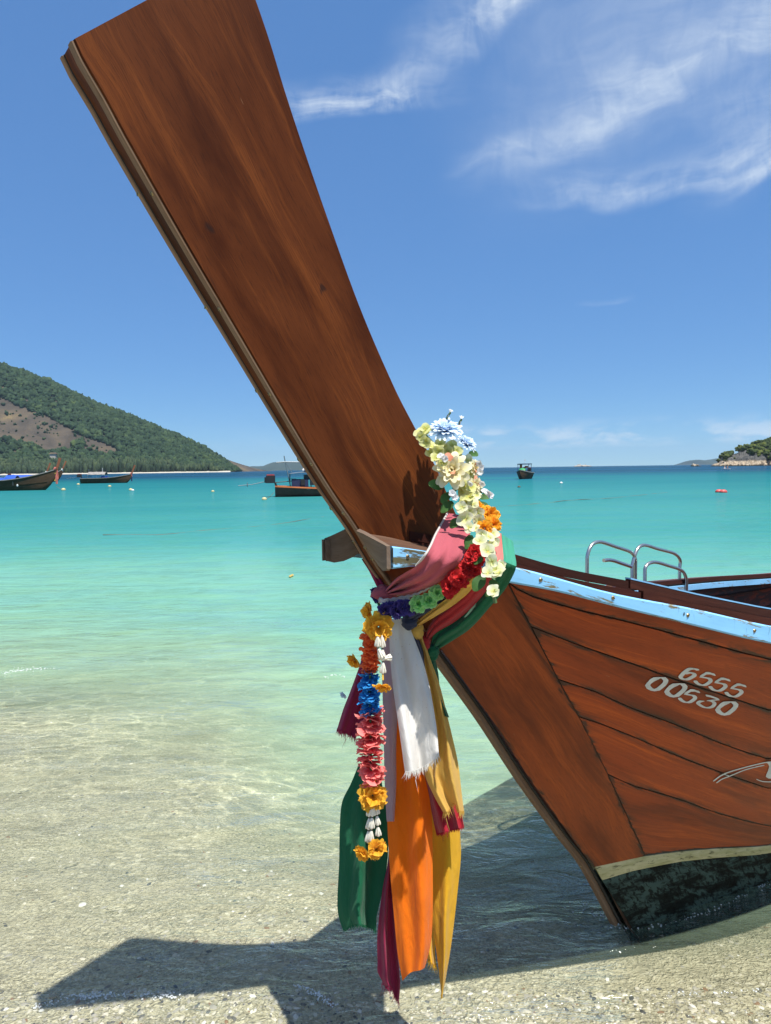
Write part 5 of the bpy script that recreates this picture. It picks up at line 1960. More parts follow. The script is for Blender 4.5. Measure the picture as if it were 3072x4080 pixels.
# big wooded hill on the left
RIDGE = [(-2600, 1900), (-1900, 1720), (-1300, 1560), (-800, 1440), (-420, 1395), (-200, 1415)] + [zA(*q) for q in ((0, 100), (150, 150), (300, 205), (430, 268), (520, 312), (640, 368), (760, 405), (850, 440), (1000, 505), (1100, 548), (1200, 585), (1300, 638), (1400, 692), (1500, 745), (1545, 780), (1572, 797), (1600, 830))]
YF, YR, YB = 1060.0, 1420.0, 2000.0
RX = ridge(RIDGE, YR)
rxa = np.array(RX)


def hill_h(x, y):
    """height of the hill at a place"""
    xr = x * YR / y if y < YR else x       # the ridge keeps its bearing towards the bay
    H = float(np.interp(xr, rxa[:, 0], rxa[:, 1]))
    if H <= 0:
        return -3.0
    if y < YR:
        t = max(0.0, (y - YF) / (YR - YF))
        k = .25 * t + .75 * t * t * (3 - 2 * t)
    else:
        t = max(0.0, 1 - (y - YR) / (YB - YR))
        k = t * t * (3 - 2 * t)
    nz = mnoise.fractal(Vector((x * .006, y * .006, 1)), 1.0, 2.0, 4) * 9 * min(1, H / 40) * math.sin(math.pi * min(1, max(0, t)))
    return H * k + nz - 1.5 * (1 - min(1, t * 8))


def build_hill():
    ys = np.r_[np.linspace(YF - 10, YR, 60), np.linspace(YR + 20, YB, 20)]
    n = 150
    V = []
    for y in ys:
        a0, a1 = -1.45, -.200
        for k in range(n):
            x = (a0 + (a1 - a0) * k / (n - 1)) * (y if y < YR else YR)
            V.append((x, y, hill_h(x, y)))
    o = mesh('left_hill', V, grid_faces(len(ys), n), M['hillrock'])
    tag(o, kind='structure')
    # forest cover, leaving the dry rocky flank bare
    bare = [(-200, 250), (-60, 270), (30, 310), (120, 360), (200, 405), (330, 440), (420, 500), (520, 545), (640, 595), (760, 640), (815, 655), (760, 680), (690, 690), (600, 650), (560, 640), (540, 590), (480, 590), (440, 640), (330, 660), (230, 620), (120, 600), (0, 578), (-200, 560)]

    def inside(px, py):
        c = False
        for i in range(len(bare)):
            (x1, y1), (x2, y2) = bare[i], bare[i - 1]
            if (y1 > py) != (y2 > py) and px < (x2 - x1) * (py - y1) / (y2 - y1) + x1:
                c = not c
        return c
    items = []
    tries = 0
    while len(items) < 11000 and tries < 90000:
        tries += 1
        y = YF + 14 + (YR + 40 - YF - 14) * rng.random() ** .85
        a = -.66 + (.66 - .202) * rng.random()
        x = a * y
        z = hill_h(x, y)
        if z < .3:
            continue
        px, py = proj((x, y, z))
        u, v = (px * 1.666, (py - 1400) * 1.666)
        wob = mnoise.noise(Vector((x * .02, y * .02, 5))) * 45
        if inside(u + wob, v + wob * .4):
            if rng.random() > .10 + .5 * max(0, mnoise.noise(Vector((x * .03, y * .03, 7)))):
                continue
            s = 1.0 + 2.2 * rng.random() ** 2
        else:
            s = 2.3 + 3.3 * rng.random() ** 2
        tone = min(1, max(0, .42 + .30 * mnoise.noise(Vector((x * .012, y * .012, 0))) + rng.normal() * .22))
        if px > 850:
            s *= .8
        items.append((x, y, z + s * .45, s * (.8 + .4 * rng.random()), s * (.7 + .7 * rng.random()), tone))
    o = scatter_mesh('hill_forest', items, M['forest'], .38)
    tag(o, 'dense dark green forest covering the big hill on the left shore', 'forest', kind='stuff')
    # tall casuarina belt behind the beach
    items = []
    for k in range(900):
        a = -.62 + (.62 - .225) * rng.random()
        y = YF + 6 + 42 * rng.random()
        px = CX + F * a
        h = (11 if px < 260 else 15 if px < 700 else 10 if px < 850 else 6) * (.75 + .45 * rng.random())
        x = a * y
        z0 = max(1.0, hill_h(x, y))
        items.append((x, y, z0 + h * .5, 1.9 + 1.3 * rng.random(), h * .56, rng.random() * .7 + .1))
    o = scatter_mesh('casuarina_belt', items, M['casuarina'], .3, 5)
    tag(o, 'belt of tall grey green casuarina trees standing behind the white beach', 'trees', kind='stuff')
    # the white beach
    V = []
    xs = [a for a in np.linspace(-.75, -.216, 60)]
    for yy, z in ((YF - 26, -.4), (YF - 16, .6), (YF + 2, 1.4), (YF + 16, 2.0)):
        for a in xs:
            V.append((a * yy, yy + 5 * mnoise.noise(Vector((a * 30, 0, 2))), z + .3 * mnoise.noise(Vector((a * 60, yy, 0)))))
    tag(mesh('white_beach', V, grid_faces(4, 60), M['beach']), kind='structure')
    # pale bungalow roof on the slope
    P = at_y(*zA(355, 694), YF + 60)
    h = thing('hillside_house', 'tiny pale house standing among the trees at the foot of the left hill', 'house', (P.x, P.y, P.z - 6))
    MB().box((P.x, P.y, P.z - 1), (9, 6, 8)).build('wall', M['beach'], h, smooth=False)
    MB().add(([(P.x - 6, P.y - 4, P.z + 3), (P.x + 6, P.y - 4, P.z + 3), (P.x + 6, P.y + 4, P.z + 3), (P.x - 6, P.y + 4, P.z + 3), (P.x - 4, P.y, P.z + 5.4), (P.x + 4, P.y, P.z + 5.4)],
              [(0, 1, 5, 4), (1, 2, 5), (2, 3, 4, 5), (3, 0, 4), (3, 2, 1, 0)], None)).build('roof', M['hillrock'], h, smooth=False)


def rocky_land(name, prof, Y, depth, mat, seed, rough=.5, n=120, m=26, kind='structure'):
    """rugged land with the traced skyline at distance Y and a foreshore in front of it"""
    R = np.array(ridge(prof, Y))
    V = []
    x0, x1 = R[0, 0], R[-1, 0]
    for j in range(m):
        t = j / (m - 1) * 2 - 1                      # -1 front, 0 skyline, 1 back
        for i in range(n):
            x = x0 + (x1 - x0) * i / (n - 1)
            H = float(np.interp(x, R[:, 0], R[:, 1]))
            k = 1 - abs(t) ** 1.5
            nz = mnoise.fractal(Vector((x * 9 / depth, t * 4, seed)), .9, 2.1, 6)
            rk = abs(mnoise.fractal(Vector((x * 22 / depth, t * 9, seed + 5)), .8, 2.2, 5))
            z = (H + 2) * k + nz * rough * H * .28 * (1 - k * .8) + rk * rough * 2.2 * min(1, H / 6) * (1 - abs(t)) - 2
            V.append((x * (Y + t * depth) / Y, Y + t * depth, z))
    o = mesh(name, V, grid_faces(m, n), mat, smooth=False)
    tag(o, kind=kind)
    return o, R


build_hill()
zF = lambda x, y: (2700 + x / 4.4785, 1720 + y / 4.4785)
CAPE = [(520, 625), (570, 600), (640, 560), (735, 535), (770, 470), (830, 400), (900, 372), (960, 385), (1030, 388), (1120, 330), (1200, 290), (1240, 265), (1330, 240), (1430, 205), (1550, 170), (1666, 150), (1800, 110), (2100, 60), (2600, 20), (3300, 60)]
cape, CR = rocky_land('right_headland', [zF(x, y + 22) for x, y in CAPE], 640.0, 42.0, M['capeock'], 2.0, 1.0, n=220, m=40)
# shrubs and trees on the headland
items = []
cb = [v.co for v in cape.data.vertices]
for k in range(2600):
    i = rng.integers(0, len(cb))
    P = cb[i]
    px, py = proj(P)
    u, v = (px - 2700) * 4.4785, (py - 1720) * 4.4785
    lim = np.interp(u, [700, 760, 900, 1000, 1180, 1300, 1500, 1666, 2600], [700, 470, 470, 380, 330, 430, 470, 480, 480])
    if P.y > 652 or v > lim + 60 * mnoise.noise(Vector((P.x * .1, P.z * .1, 0))) or u < 740 or (930 < u < 1060):
        continue
    s = 1.0 + 1.5 * rng.random()
    items.append((P.x + rng.normal() * .8, P.y + rng.normal(), P.z + s * .4, s, s * .85, rng.random()))
for q in range(26):          # the leaning tree at the seaward end
    P = at_y(*zF(1110 + rng.normal() * 42, 300 + rng.normal() * 22), 636)
    items.append((P.x, P.y, P.z, 1.0 + .5 * rng.random(), .8, .5 + .3 * rng.random()))
for q in range(14):
    P = at_y(*zF(850 + rng.normal() * 50, 450 + rng.normal() * 26), 612)
    items.append((P.x, P.y, P.z, .9, .7, .7 + .3 * rng.random()))
tag(scatter_mesh('headland_shrubs', items, M['shrub'], .3, 9), 'dark and olive green shrubs and trees growing on the rocky right headland', 'shrubs', kind='stuff')


def boulder(name, label, px, py, w, h, Y, mat, seed, cat='rock', n=18):
    """a rugged sea rock of several lumps"""
    c = ground(px, py)
    k = Y / max(c.y, 1)
    P = Vector((0, 0, 0))
    r = ray(px, py)
    P = EYEP + r * (Y / r.y)
    P.z = 0
    rr = random.Random(seed)
    v0, f0 = ico()
    V, Fc = [], []
    for q in range(n):
        o = len(V)
        x = (rr.random() - .5) * w * .8
        s = w * (.10 + .12 * rr.random())
        hh = h * (.35 + .75 * rr.random()) * (1 - .9 * (abs(x - w * -.12) / (w * .62)) ** 1.5)
        y = (rr.random() - .5) * w * .3
        for v in v0:
            kk = 1 + .35 * mnoise.noise(Vector(v) * 2.3 + Vector((q * 3.1, seed, 0)))
            V.append((P.x + x + v[0] * s * kk, P.y + y + v[1] * s * kk, max(-1, v[2] * hh * kk)))
        Fc += [tuple(int(i) + o for i in f) for f in f0]
    o = mesh(name, V, Fc, mat, smooth=False)
    return tag(o, label, cat)


M['islet'] = rock_mat('guano_white_rock', ((.16, .15, .13), (.34, .32, .28), (.46, .43, .37), (.6, .57, .5)), .05, band=(1.2, 2.5, (.3, .28, .24)))
boulder('rock_islet', 'small pale bare rock islet on the open horizon right of the dark cabin boat', 2321, 1858, 74, 10.5, 3000, M['islet'], 3)
boulder('sea_rock', 'small brown rock in the sea off the tip of the right headland', 2775, 1856, 9.5, 3.2, 700, M['capeock'], 8, n=10)

# blue islands on the horizon
def far_island(name, prof, Y, seed):
    R = np.array(ridge(prof, Y))
    V = []
    n, m = 110, 9
    for j in range(m):
        t = j / (m - 1) * 2 - 1
        for i in range(n):
            x = R[0, 0] + (R[-1, 0] - R[0, 0]) * i / (n - 1)
            H = float(np.interp(x, R[:, 0], R[:, 1]))
            nz = mnoise.fractal(Vector((x * .006, t * 2, seed)), 1.0, 2.0, 4)
            V.append((x, Y + t * 500, H * (1 - abs(t) ** 1.6) * (1 + .08 * nz) + nz * H * .05 - 2))
    tag(mesh(name, V, grid_faces(m, n), M['farisle']), kind='structure')


zH = lambda x, y: (980 + x / 4.165, 1800 + y / 4.165)
far_island('far_island', [(905, 1880), (930, 1850), (950, 1846), zH(50, 240), zH(110, 232), zH(210, 238), zH(300, 232), zH(380, 200), zH(450, 172), zH(540, 160), zH(640, 172), zH(740, 172), zH(820, 152), zH(920, 155), (1230, 1846), (1260, 1838), (1310, 1850), (1350, 1866), (1380, 1880)], 6500, 1)
far_island('far_island', [zF(195, 590), zF(230, 560), zF(262, 515), zF(300, 497), zF(380, 495), zF(480, 508), zF(560, 500), zF(640, 485), zF(740, 468), zF(900, 470), zF(1100, 520), zF(1300, 560), zF(1500, 600)], 7500, 4)

# ------------------------------------------------------------------ boats at anchor
BM = {
    'hull': wood('dark_oiled_planking', (.030, .018, .010), (.085, .048, .024), (.15, .085, .042), rough=.6, coat=0, wear=.2),
    'rust': plain('orange_gunwale_paint', (.72, .19, .055), .55, var=.3, scale=2.5),
    'redhull': plain('dark_red_brown_hull', (.10, .034, .026), .6, var=.6, scale=2),
    'grey': plain('weathered_grey_wood', (.27, .25, .23), .7, var=.5, scale=3),
    'prow': plain('orange_brown_prow', (.26, .085, .035), .55, var=.4, scale=4),
    'blue': plain('blue_tarpaulin', (.012, .075, .42), .6, var=.35, scale=3),
    'navy': plain('navy_canvas', (.012, .022, .075), .7, var=.3, scale=4),
    'black': plain('black_engine', (.014, .014, .016), .5, var=.3, scale=8),
    'red': plain('faded_red_engine_cover', (.40, .05, .05), .5, var=.4, scale=8),
    'steel': plain('dull_steel', (.22, .25, .27), .45, .5, .3, 10),
    'white': plain('white_paint', (.70, .70, .68), .5, var=.2, scale=5),
    'pinkc': plain('coral_cloth', (.62, .17, .13), .8, var=.4, scale=9),
    'yellowc': plain('yellow_cloth', (.65, .42, .06), .8, var=.3, scale=9),
    'green': plain('green_tarpaulin', (.02, .30, .09), .6, var=.4, scale=7),
    'orange': plain('orange_life_vest', (.72, .19, .06), .7, var=.4, scale=9),
    'cabin': plain('dark_blue_cabin', (.015, .04, .065), .5, var=.3, scale=4),
    'float': plain('yellowed_float', (.50, .46, .24), .6, var=.4, scale=14),
    'redfloat': plain('red_float', (.55, .085, .075), .45, var=.2, scale=10),
    'skin': plain('sunburnt_skin', (.36, .19, .12), .6),
    'rope': plain('wet_rope', (.10, .095, .06), .8, var=.4, scale=30),
}


def hull_loft(L, B, bow_h, mid_h, stern_h, y_off=0.0, fine=1.0):
    """local space: +X to the bow; returns station function and vertex grid (outer skin)"""
    N, K = 36, 9

    def beam(t):
        return B / 2 * (min(1, (t / .18)) ** .5 * .32 + .68) * (1 - max(0, (t - .45) / .55) ** 2.0 * .985)

    def sheer(t):
        return stern_h + (mid_h - stern_h) * min(1, t / .35) + (bow_h - mid_h) * max(0, (t - .35) / .65) ** 2.1

    def keel(t):
        return -.25 + .9 * bow_h * max(0, (t - .80) / .20) ** 2.2 * .9
    rows = []
    for i in range(N):
        t = i / (N - 1)
        b, sh, kl = beam(t), sheer(t), keel(t)
        row = []
        for j in range(K):
            a = (j / (K - 1)) * 2 - 1
            y = b * math.copysign(abs(a) ** .62, a) if a else 0
            z = kl + (sh - kl) * abs(a) ** 1.9
            row.append(Vector((-L / 2 + L * t, y, z)))
        rows.append(row)
    return rows, beam, sheer, keel


def small_longtail(name, label, loc, heading, L=9.0, B=1.7, bow_h=1.35, mid_h=.62, stern_h=.72, hull='hull', cap='grey', prow=True, canopy=None, engine=True, group=None, scarf=None, extra=None, prow_h=1.3):
    root = thing(name, label, 'boat', loc, group, heading)
    rows, beam, sheer, keel = hull_loft(L, B, bow_h, mid_h, stern_h)
    add = lambda nm, mb, mat, par=root, sm=True: mb.build(nm, mat, par, sm, True)
    vfu = slab(rows, .03, -1.0 if (rows[1][4] - rows[0][4]).cross(rows[0][5] - rows[0][4]).z > 0 else 1.0)
    add('hull', MB().add(vfu), BM[hull])
    N = len(rows)
    for sgn in (-1, 1):
        P = [Vector((r[0].x, sgn * (abs(r[0].y) + .02), r[0].z + .02)) for r in rows]
        ring = lambda i: [P[i] + Vector((0, -sgn * .11, .02)), P[i] + Vector((0, sgn * .03, .02)), P[i] + Vector((0, sgn * .03, -.06)), P[i] + Vector((0, -sgn * .11, -.05))]
        add('gunwale', MB().add(sweep(P, ring)), BM[cap], root, False)
    # stern board and inside floor
    st = rows[0]
    add('transom', MB().add(([p for p in st] + [p + Vector((.05, 0, 0)) for p in st], [tuple(range(9)), tuple(range(17, 8, -1))] + [(i, i + 9, (i + 1) % 9 + 9, (i + 1) % 9) for i in range(9)], None)), BM[hull], root, False)
    V = []
    for r in rows[1:-3]:
        V += [Vector((r[0].x, -abs(r[0].y) * .86, r[0].z * .45 + .02)), Vector((r[0].x, abs(r[0].y) * .86, r[0].z * .45 + .02))]
    add('floor', MB().add((V, grid_faces(len(V) // 2, 2), None)), BM['grey'], root, False)
    for t in (.3, .5, .68):
        i = int(t * N)
        b = abs(rows[i][0].y)
        add('thwart', MB().box((rows[i][0].x, 0, rows[i][0].z - .08), (.22, 2 * b - .06, .04)), BM['grey'], root, False)
    if prow:
        x0, z0 = rows[-1][4].x - .25, bow_h - .35
        mb = MB()
        pts = [(x0, z0), (x0 + .32, z0 + .55 * prow_h * .6), (x0 + .50 * prow_h, z0 + prow_h * 1.05)]
        c = catmull(pts, 12)
        ring = lambda i: [Vector((c[i][0] + .09 + .03 * i / 11, .035, c[i][1] - .03)), Vector((c[i][0] - .09 - .05 * i / 11, .035, c[i][1] + .05)), Vector((c[i][0] - .09 - .05 * i / 11, -.035, c[i][1] + .05)), Vector((c[i][0] + .09 + .03 * i / 11, -.035, c[i][1] - .03))]
        add('prow_blade', mb.add(sweep(c, ring)), BM['prow'], root, False)
        if scarf:
            for k, (col, dx, l) in enumerate(scarf):
                a = Vector((x0 + .20 + dx, .03 * (k - 1), z0 + .42))
                w = .07
                rowsS = [[a + Vector((s_ * w * (1 + .5 * q / 5), .05 * math.sin(q * 1.7 + k + s_), -l * q / 5)) for s_ in (-1, -.3, .3, 1)] for q in range(6)]
                add('scarf', MB().add(slab(rowsS, .006)), BM[col], root)
            add('scarf_wrap', MB().add(tube([Vector((x0 + .08, 0, z0 + .30)), Vector((x0 + .16, 0, z0 + .40)), Vector((x0 + .22, 0, z0 + .52))], (.12, .15, .12), 10)), BM[scarf[0][0]], root)
    if canopy:
        col, t0, t1, h = canopy
        xa, xb = -L / 2 + L * t0, -L / 2 + L * t1
        wv = B * .42
        rowsC = [[Vector((xa + (xb - xa) * q / 9, wv * v, h - .42 * v * v + .03 * math.sin(q * 2.1 + v))) for v in (-1, -.6, -.2, .2, .6, 1)] for q in range(10)]
        add('canopy', MB().add(slab(rowsC, .03)), BM[col], root)
        for q in (0, .5, 1):
            for s_ in (-1, 1):
                x = xa + (xb - xa) * q
                add('canopy_post', MB().add(tube([Vector((x, s_ * wv * .96, .3)), Vector((x, s_ * wv * .96, h - .36))], .022, 6)), BM['steel'], root)
    if engine:
        xe = -L / 2 + .1
        eng = MB().box((xe - .35, .1, stern_h + .42), (.55, .42, .46)).box((xe - .66, .1, stern_h + .38), (.12, .34, .34))
        eo = add('engine', eng, BM['black'], root, False)
        MB().box((xe - .35, .1, stern_h + .68), (.46, .36, .09)).build('engine_cover', BM['red'], eo, False, True)
        add('engine_mount', MB().add(tube([Vector((xe, .05, stern_h - .02)), Vector((xe - .08, .06, stern_h + .2))], .06, 8)), BM['black'], root)
        add('tiller', MB().add(tube([Vector((xe - .1, .1, stern_h + .22)), Vector((xe + .7, .1, stern_h + .28)), Vector((xe + 1.5, .1, stern_h + .34))], .028, 6)), BM['black'], root)
        add('propeller_shaft', MB().add(tube([Vector((xe - .6, .1, stern_h + .30)), Vector((xe - 1.5, .1, stern_h + .12)), Vector((xe - 2.3, .1, stern_h + .06))], .024, 6)), BM['steel'], root)
        add('propeller', MB().box((xe - 1.75, .1, stern_h + .12), (.05, .05, .26)).box((xe - 1.75, .1, stern_h + .12), (.05, .26, .05)), BM['steel'], root, False)
    if extra:
        extra(root, add, rows)
    return root


def wl(px, py):                  # a point on the water under a photograph pixel
    return ground(px, py)


# left group: nearest boat with a blue tarpaulin, a second boat behind it, a third prow further back
def tarps(root, add, rows):
    add('folded_tarpaulin', MB().add(slab([[Vector((-2.0 + 3.2 * q / 7, v * .70, .98 + .16 * math.sin(q * 1.3 + v) + .40 * (1 - v * v))) for v in (-1, -.5, 0, .5, 1)] for q in range(8)], .04)), BM['blue'], root)
    for x in (-1.6, -.2, 1.0):
        add('post', MB().add(tube([Vector((x, -.72, .5)), Vector((x, -.72, 1.15))], .02, 6)), BM['steel'], root)
    add('fender', MB().add(tube([Vector((1.45, -.82, .62)), Vector((1.45, -.82, .5)), Vector((1.45, -.82, .38))], (.04, .10, .05), 8)), BM['white'], root)


P = wl(60, 1955)
small_longtail('longtail_boat', 'dark longtail boat at far left with blue tarpaulin and scarves on its raised prow', (P.x - 1.2, P.y + .6, .0), math.radians(4), L=9.6, bow_h=2.0, mid_h=.95, stern_h=.9, cap='grey', extra=tarps,
               scarf=(('pinkc', .05, 1.5), ('yellowc', -.10, 1.2), ('pinkc', .12, 1.05)), engine=False, prow_h=1.35, group='longtail boats moored in the bay')
P = wl(30, 1932)
small_longtail('longtail_boat', 'grey longtail boat under a bright blue canopy behind the nearest boat at far left', (P.x - 1.3, P.y + 4, 0), math.radians(7), L=10, bow_h=1.75, mid_h=.85, stern_h=.8, cap='grey', canopy=('blue', .42, .80, 1.42),
               scarf=(('white', .0, .35),), group='longtail boats moored in the bay', prow_h=1.7)
P = wl(40, 1926)
small_longtail('longtail_boat', 'longtail boat mostly hidden behind the blue canopy, its orange prow with white scarf standing up', (P.x - 2.1, P.y + 14, 0), math.radians(38), L=9, bow_h=2.3, mid_h=1.0, stern_h=.9, cap='grey',
               scarf=(('white', .0, .4),), group='longtail boats moored in the bay', prow_h=1.9, engine=True)


def midcanopy(root, add, rows):
    add('awning_frame', MB().add(tube([Vector((-2.6, 0, .8)), Vector((-2.6, 0, 2.2))], .03, 6)), BM['steel'], root)
    add('awning_pole', MB().add(tube([Vector((-.6, .1, .8)), Vector((-.6, .1, 2.35))], .028, 6)), BM['white'], root)
    add('bundle', MB().add(slab([[Vector((-.9 + 1.6 * q / 6, v * .5, .78 + .16 * math.sin(q * 1.9) + .1 * (1 - v * v))) for v in (-1, 0, 1)] for q in range(7)], .05)), BM['navy'], root)
    add('blue_bundle', MB().box((-.2, -.25, .95), (.9, .4, .28)), BM['blue'], root)


P = wl(425, 1925)
small_longtail('longtail_boat', 'small dark longtail boat with open roof frame in front of the white beach', (P.x, P.y, 0), math.radians(3), L=7.6, bow_h=1.35, mid_h=.78, stern_h=.75, cap='grey', canopy=('grey', .16, .5, 1.75),
               scarf=(('pinkc', .05, .5), ('navy', .02, 1.2)), engine=True, extra=midcanopy, prow_h=1.6, group='longtail boats moored in the bay')


def workboat(root, add0, rows):
    def add(nm, mb, mat, par=root, sm=True):
        mb.v = [Vector((v.x * .80 - 1.55, v.y * .9, .14 + v.z * .74)) for v in mb.v]
        return add0(nm, mb, mat, par, sm)

    add('cabin', MB().box((-.55, 0, .92), (1.25, .9, .62)), BM['navy'], root, False)
    add('roof', MB().add(slab([[Vector((-1.35 + 2.4 * q / 7, v * .62, 1.72 + .12 * math.sin(q / 7 * 3.14) - .05 * v * v)) for v in (-1, 0, 1)] for q in range(8)], .035)), BM['steel'], root)
    add('blue_roof_tarpaulin', MB().add(slab([[Vector((-.2 + 1.3 * q / 5, v * .55, 1.92 + .06 * math.sin(q * 2.2))) for v in (-1, 0, 1)] for q in range(6)], .05)), BM['blue'], root)
    add('white_bundle', MB().add(tube([Vector((-.28, 0, 1.9)), Vector((-.15, 0, 2.05)), Vector((0, 0, 1.95))], (.12, .22, .1), 9)), BM['white'], root)
    for x, s_ in ((-1.3, -1), (-1.3, 1), (.3, -1), (.3, 1), (1.0, -1), (1.0, 1)):
        add('roof_post', MB().add(tube([Vector((x, s_ * .55, .55)), Vector((x, s_ * .55, 1.74))], .022, 6)), BM['black'], root)
    add('engine_box', MB().box((.1, 0, 1.38), (.7, .5, .42)), BM['black'], root, False)
    add('steering_table', MB().box((-1.05, -.1, 1.26), (.42, .3, .03)).add(tube([Vector((-1.05, -.1, .7)), Vector((-1.05, -.1, 1.25))], .02, 6)), BM['black'], root, False)
    add('mast', MB().add(tube([Vector((-1.25, 0, .55)), Vector((-1.62, 0, 2.6)), Vector((-1.70, 0, 3.15))], .045, 6)), BM['steel'], root)
    add('mast_stay', MB().add(tube([Vector((-1.15, 0, 1.8)), Vector((-1.62, 0, 2.65))], .03, 6)), BM['steel'], root)
    add('boom', MB().add(tube([Vector((-2.3, 0, 2.62)), Vector((-1.6, 0, 2.66)), Vector((.9, 0, 2.60))], .055, 6)), BM['steel'], root)
    add('fuel_can', MB().box((-.35, -.5, .98), (.3, .25, .5)), BM['black'], root, False)
    add('fish_box', MB().box((.45, -.35, .95), (.5, .5, .45)), BM['black'], root, False)
    add('white_pot', MB().add(tube([Vector((.85, -.62, .66)), Vector((.85, -.62, .84)), Vector((.85, -.62, 1.02))], (.14, .24, .12), 10)), BM['white'], root)


P = wl(1100, 1980)
small_longtail('longtail_boat', 'work boat with orange gunwale, blue roof and outboard engine half hidden behind the prow', (P.x + 3.35, P.y + .9, 0), math.radians(9), L=7.0, B=1.7, bow_h=1.3, mid_h=.50, stern_h=.64, hull='redhull', cap='rust', prow=True,
               extra=workboat, group='longtail boats moored in the bay')


def cabin_boat(root, add, rows):
    add('canopy', MB().add(slab([[Vector((-1.2 + 2.0 * q / 5, v * .80, 2.05 + .03 * math.sin(q)))for v in (-1, 0, 1)] for q in range(6)], .10)), BM['cabin'], root)
    for x, y in ((.75, -.72), (.75, .72), (-1.1, -.72), (-1.1, .72)):
        add('canopy_post', MB().add(tube([Vector((x, y, .7)), Vector((x, y, 2.06))], .035, 6)), BM['cabin'], root)
    add('green_tarpaulin', MB().add(slab([[Vector((.5 + .5 * q / 4, -.12 + v * .42, 1.22 + .26 * math.sin(q / 4 * 3.14) - .12 * v * v)) for v in (-1, -.4, .2, 1)] for q in range(5)], .3)), BM['green'], root)
    add('life_vests', MB().box((.2, .32, 1.62), (.2, .42, .26)).box((.1, .05, 1.52), (.2, .3, .2)), BM['orange'], root, False)
    add('hanging_vest', MB().box((-.2, -.5, 1.62), (.16, .30, .72)), BM['orange'], root, False)
    add('bench', MB().box((-.3, -.35, 1.0), (.5, .7, .22)), BM['pinkc'], root, False)
    add('flag', MB().add(tube([Vector((.2, .12, 2.1)), Vector((.2, .12, 2.62))], .018, 6)).box((.2, .12, 2.5), (.03, .16, .22)), BM['white'], root, False)
    for q in range(7):
        a = q * .9
        add('bow_line', MB().add(tube([Vector((1.9 - .1 * q, .25 * math.sin(a), .45 + .06 * q)), Vector((1.95 - .1 * q, .25 * math.sin(a + .9), .36 + .07 * q))], .03, 6)), BM['white'], root)


P = wl(2092, 1909)
small_longtail('cabin_boat', 'dark boat with square canopy, green tarpaulin and orange vests seen bow first on the horizon', (P.x + .3, P.y + 2.0, 0), math.radians(-112), L=5.6, B=2.0, bow_h=1.2, mid_h=.85, stern_h=.8, hull='hull', cap='grey', prow=False,
               engine=True, extra=cabin_boat, group=None)

# little white boat with two people near the headland
P = wl(2893, 1873)


def crew(root, add, rows):
    for x, k in ((-.35, 0), (.4, 1)):
        ob = MB().add(tube([Vector((x, 0, .25)), Vector((x, 0, .6)), Vector((x, 0, .82)), Vector((x, 0, .88)), Vector((x, 0, .98)), Vector((x, 0, 1.1)), Vector((x, 0, 1.16))], (.20, .19, .17, .06, .10, .10, .03), 10))
        po = ob.build('person', BM['skin'], None, True, True)
        po.matrix_world = root.matrix_basis.copy()
        po.location = root.location
        tag(po, ('person in dark vest sitting at the left end of the little white dinghy', 'person in white top sitting at the right end of the little white dinghy')[k], 'person')
        MB().add(tube([Vector((x, 0, .3)), Vector((x, 0, .6)), Vector((x, 0, .80))], (.21, .20, .16), 10)).build('shirt', BM['navy'] if k == 0 else BM['white'], po, True, True)


root = small_longtail('dinghy', 'little white dinghy with two people off the tip of the right headland', (P.x, P.y, 0), math.radians(170), L=2.1, B=1.0, bow_h=.5, mid_h=.36, stern_h=.36, hull='white', cap='white', prow=False, engine=False, extra=crew)

# mooring floats
def float_ball(px, py, r, mat, label, group=None, name='mooring_float', sq=1.0):
    P = ground(px, py)
    r *= .8
    v0, f0 = ico()
    o = mesh(name, [(P.x + v[0] * r * sq, P.y + v[1] * r, v[2] * r * .85 + r * .25) for v in v0], [tuple(int(i) for i in f) for f in f0], mat)
    return tag(o, label, 'buoy', group)


float_ball(253, 1954, .26, BM['float'], 'pale float on the mooring line under the prow of the nearest left boat')
float_ball(312, 1932, .26, BM['float'], 'yellowish float between the far left boats and the small dark longtail boat')
float_ball(437, 1940, .24, BM['float'], 'yellowish float on the water just below the small dark longtail boat')
float_ball(521, 1954, .22, BM['float'], 'left one of two pale floats lying close together right of the small dark boat')
float_ball(529, 1955, .16, BM['white'], 'white right one of two floats lying close together right of the small dark boat')
float_ball(1053, 1992, .18, BM['float'], 'yellow float in front of the stern of the orange gunwale work boat')
float_ball(2236, 1926, .18, BM['white'], 'small white float right of the dark cabin boat')
float_ball(2068, 1942, .16, BM['rope'], 'small dark float below the dark cabin boat')
float_ball(848, 1960, .16, BM['float'], 'greenish float alone on the open water left of the prow')
float_ball(2865, 1962, .21, BM['redfloat'], 'left one of two red floats lying together on the water at the right', sq=1.35)
float_ball(2882, 1963, .21, BM['redfloat'], 'right one of two red floats lying together on the water at the right', sq=1.35)


def rope(px_pts, r, label, n=60):
    P = [ground(x, y, .0) for x, y in catmull(px_pts, n)]
    P = [Vector((p.x, p.y, -.003 + .022 * mnoise.noise(Vector((p.x * .9, p.y * .9, 0))))) for p in P]
    o = MB().add(tube(P, r, 6)).build('mooring_rope', BM['rope'])
    return tag(o, label, 'rope')


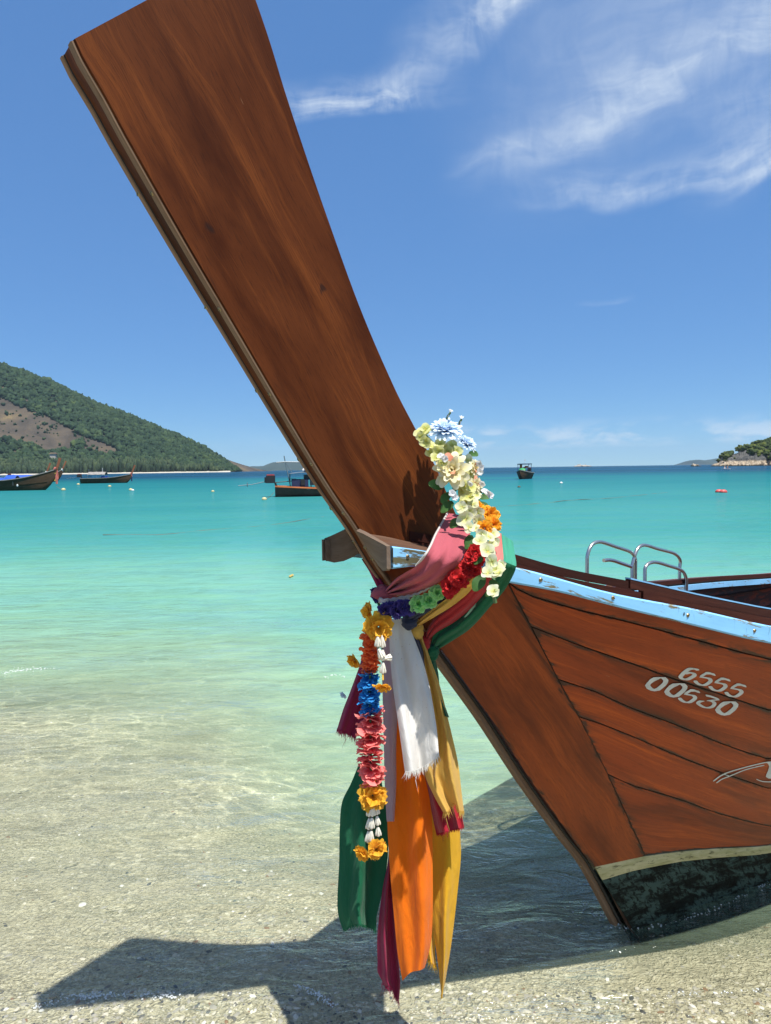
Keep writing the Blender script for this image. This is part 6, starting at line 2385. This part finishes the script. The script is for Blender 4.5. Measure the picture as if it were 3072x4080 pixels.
rope([(410, 2132), (520, 2130), (640, 2130), (780, 2116), (880, 2108), (1000, 2098), (1120, 2086), (1290, 2058)], .011, 'long dark mooring rope floating on the water left of the prow')
rope([(1930, 2022), (2080, 2012), (2210, 2000), (2290, 1992), (2420, 1986), (2540, 1974), (2660, 1962)], .014, 'dark mooring rope floating across the water right of the flower garland')
rope([(225, 1938), (238, 1946), (253, 1954)], .03, 'short mooring line from the far left boat down to its float', 12)
rope([(1092, 1962), (1076, 1978), (1055, 1990)], .02, 'thin mooring line from the stern of the work boat to its float', 12)
tag(mesh('floating_leaf', [tuple(ground(1150, 2300)), tuple(ground(1165, 2292)), tuple(ground(1172, 2296)), tuple(ground(1156, 2304))], [(0, 1, 2, 3)], FAB['yellow']).__class__ and bpy.data.objects['floating_leaf'], 'pale yellow torn leaf floating on the water left of the bow', 'leaf')
bpy.data.objects['floating_leaf'].location.z = .02

# ------------------------------------------------------------------ foam of the last swash
def build_foam():
    v0, f0 = ico()
    import bmesh
    bm = bmesh.new()
    bmesh.ops.create_icosphere(bm, subdivisions=1, radius=1)
    v0 = np.array([v.co for v in bm.verts])
    f0 = [tuple(v.index for v in f.verts) for f in bm.faces]
    bm.free()
    V, Fc = [], []
    r = random.Random(5)
    lines = [([(150, 4010), (300, 3975), (480, 3962), (700, 3972)], 330, 16), ([(1180, 3925), (1260, 3960), (1330, 4010)], 110, 12), ([(0, 2690), (90, 2668), (230, 2660)], 160, 10),
             ([(2250, 3600), (2380, 3640), (2480, 3690)], 120, 22), ([(2480, 3700), (2640, 3690), (2900, 3600), (3060, 3520)], 120, 10), ([(1290, 2700), (1340, 2690), (1400, 2705)], 40, 6), ([(2560, 3940), (2800, 3960), (3060, 3940)], 60, 10)]
    for pts, n, w in lines:
        c = catmull(pts, 60)
        for k in range(n):
            q = c[r.randrange(60)]
            g = math.sin(q[0] * .021) * .5 + .5
            if r.random() > .25 + .75 * g:
                continue
            P = ground(q[0] + r.gauss(0, w), q[1] + r.gauss(0, w * .45))
            s = r.uniform(.0012, .0042) * (1.8 if P.y > 4 else 1)
            z = max(wave(P.x, P.y), seabed(P.x, P.y)) + s * .3
            o = len(V)
            V += [(P.x + v[0] * s, P.y + v[1] * s, z + v[2] * s * .7) for v in v0]
            Fc += [tuple(i + o for i in f) for f in f0]
    m, t = material('foam_bubbles')
    b = t.n('ShaderNodeBsdfPrincipled', None, Base_Color=(.80, .83, .82, 1), Roughness=.25)
    t.n('ShaderNodeOutputMaterial', None, Surface=t.n('ShaderNodeMixShader', None, i_0=.45, i_1=t.n('ShaderNodeBsdfTransparent'), i_2=b))
    tag(mesh('foam', V, Fc, m), 'thin lines of white foam bubbles left by the last ripple on the sand', 'foam', kind='stuff')


build_foam()

# ------------------------------------------------------------------ sea air
def build_haze():
    m, t = material('sea_air')
    v = t.n('ShaderNodeVolumePrincipled', None, Color=(.60, .80, 1.0, 1), Density=HAZE, Anisotropy=.2)
    t.t.links.new(v.outputs[0], t.n('ShaderNodeOutputMaterial').inputs['Volume'])
    mb = MB().box((0, 6000, 165), (42000, 17000, 370))
    o = mb.build('haze', m, None, False)
    tag(o, kind='stuff')


HAZE = 5.5e-5
build_haze()
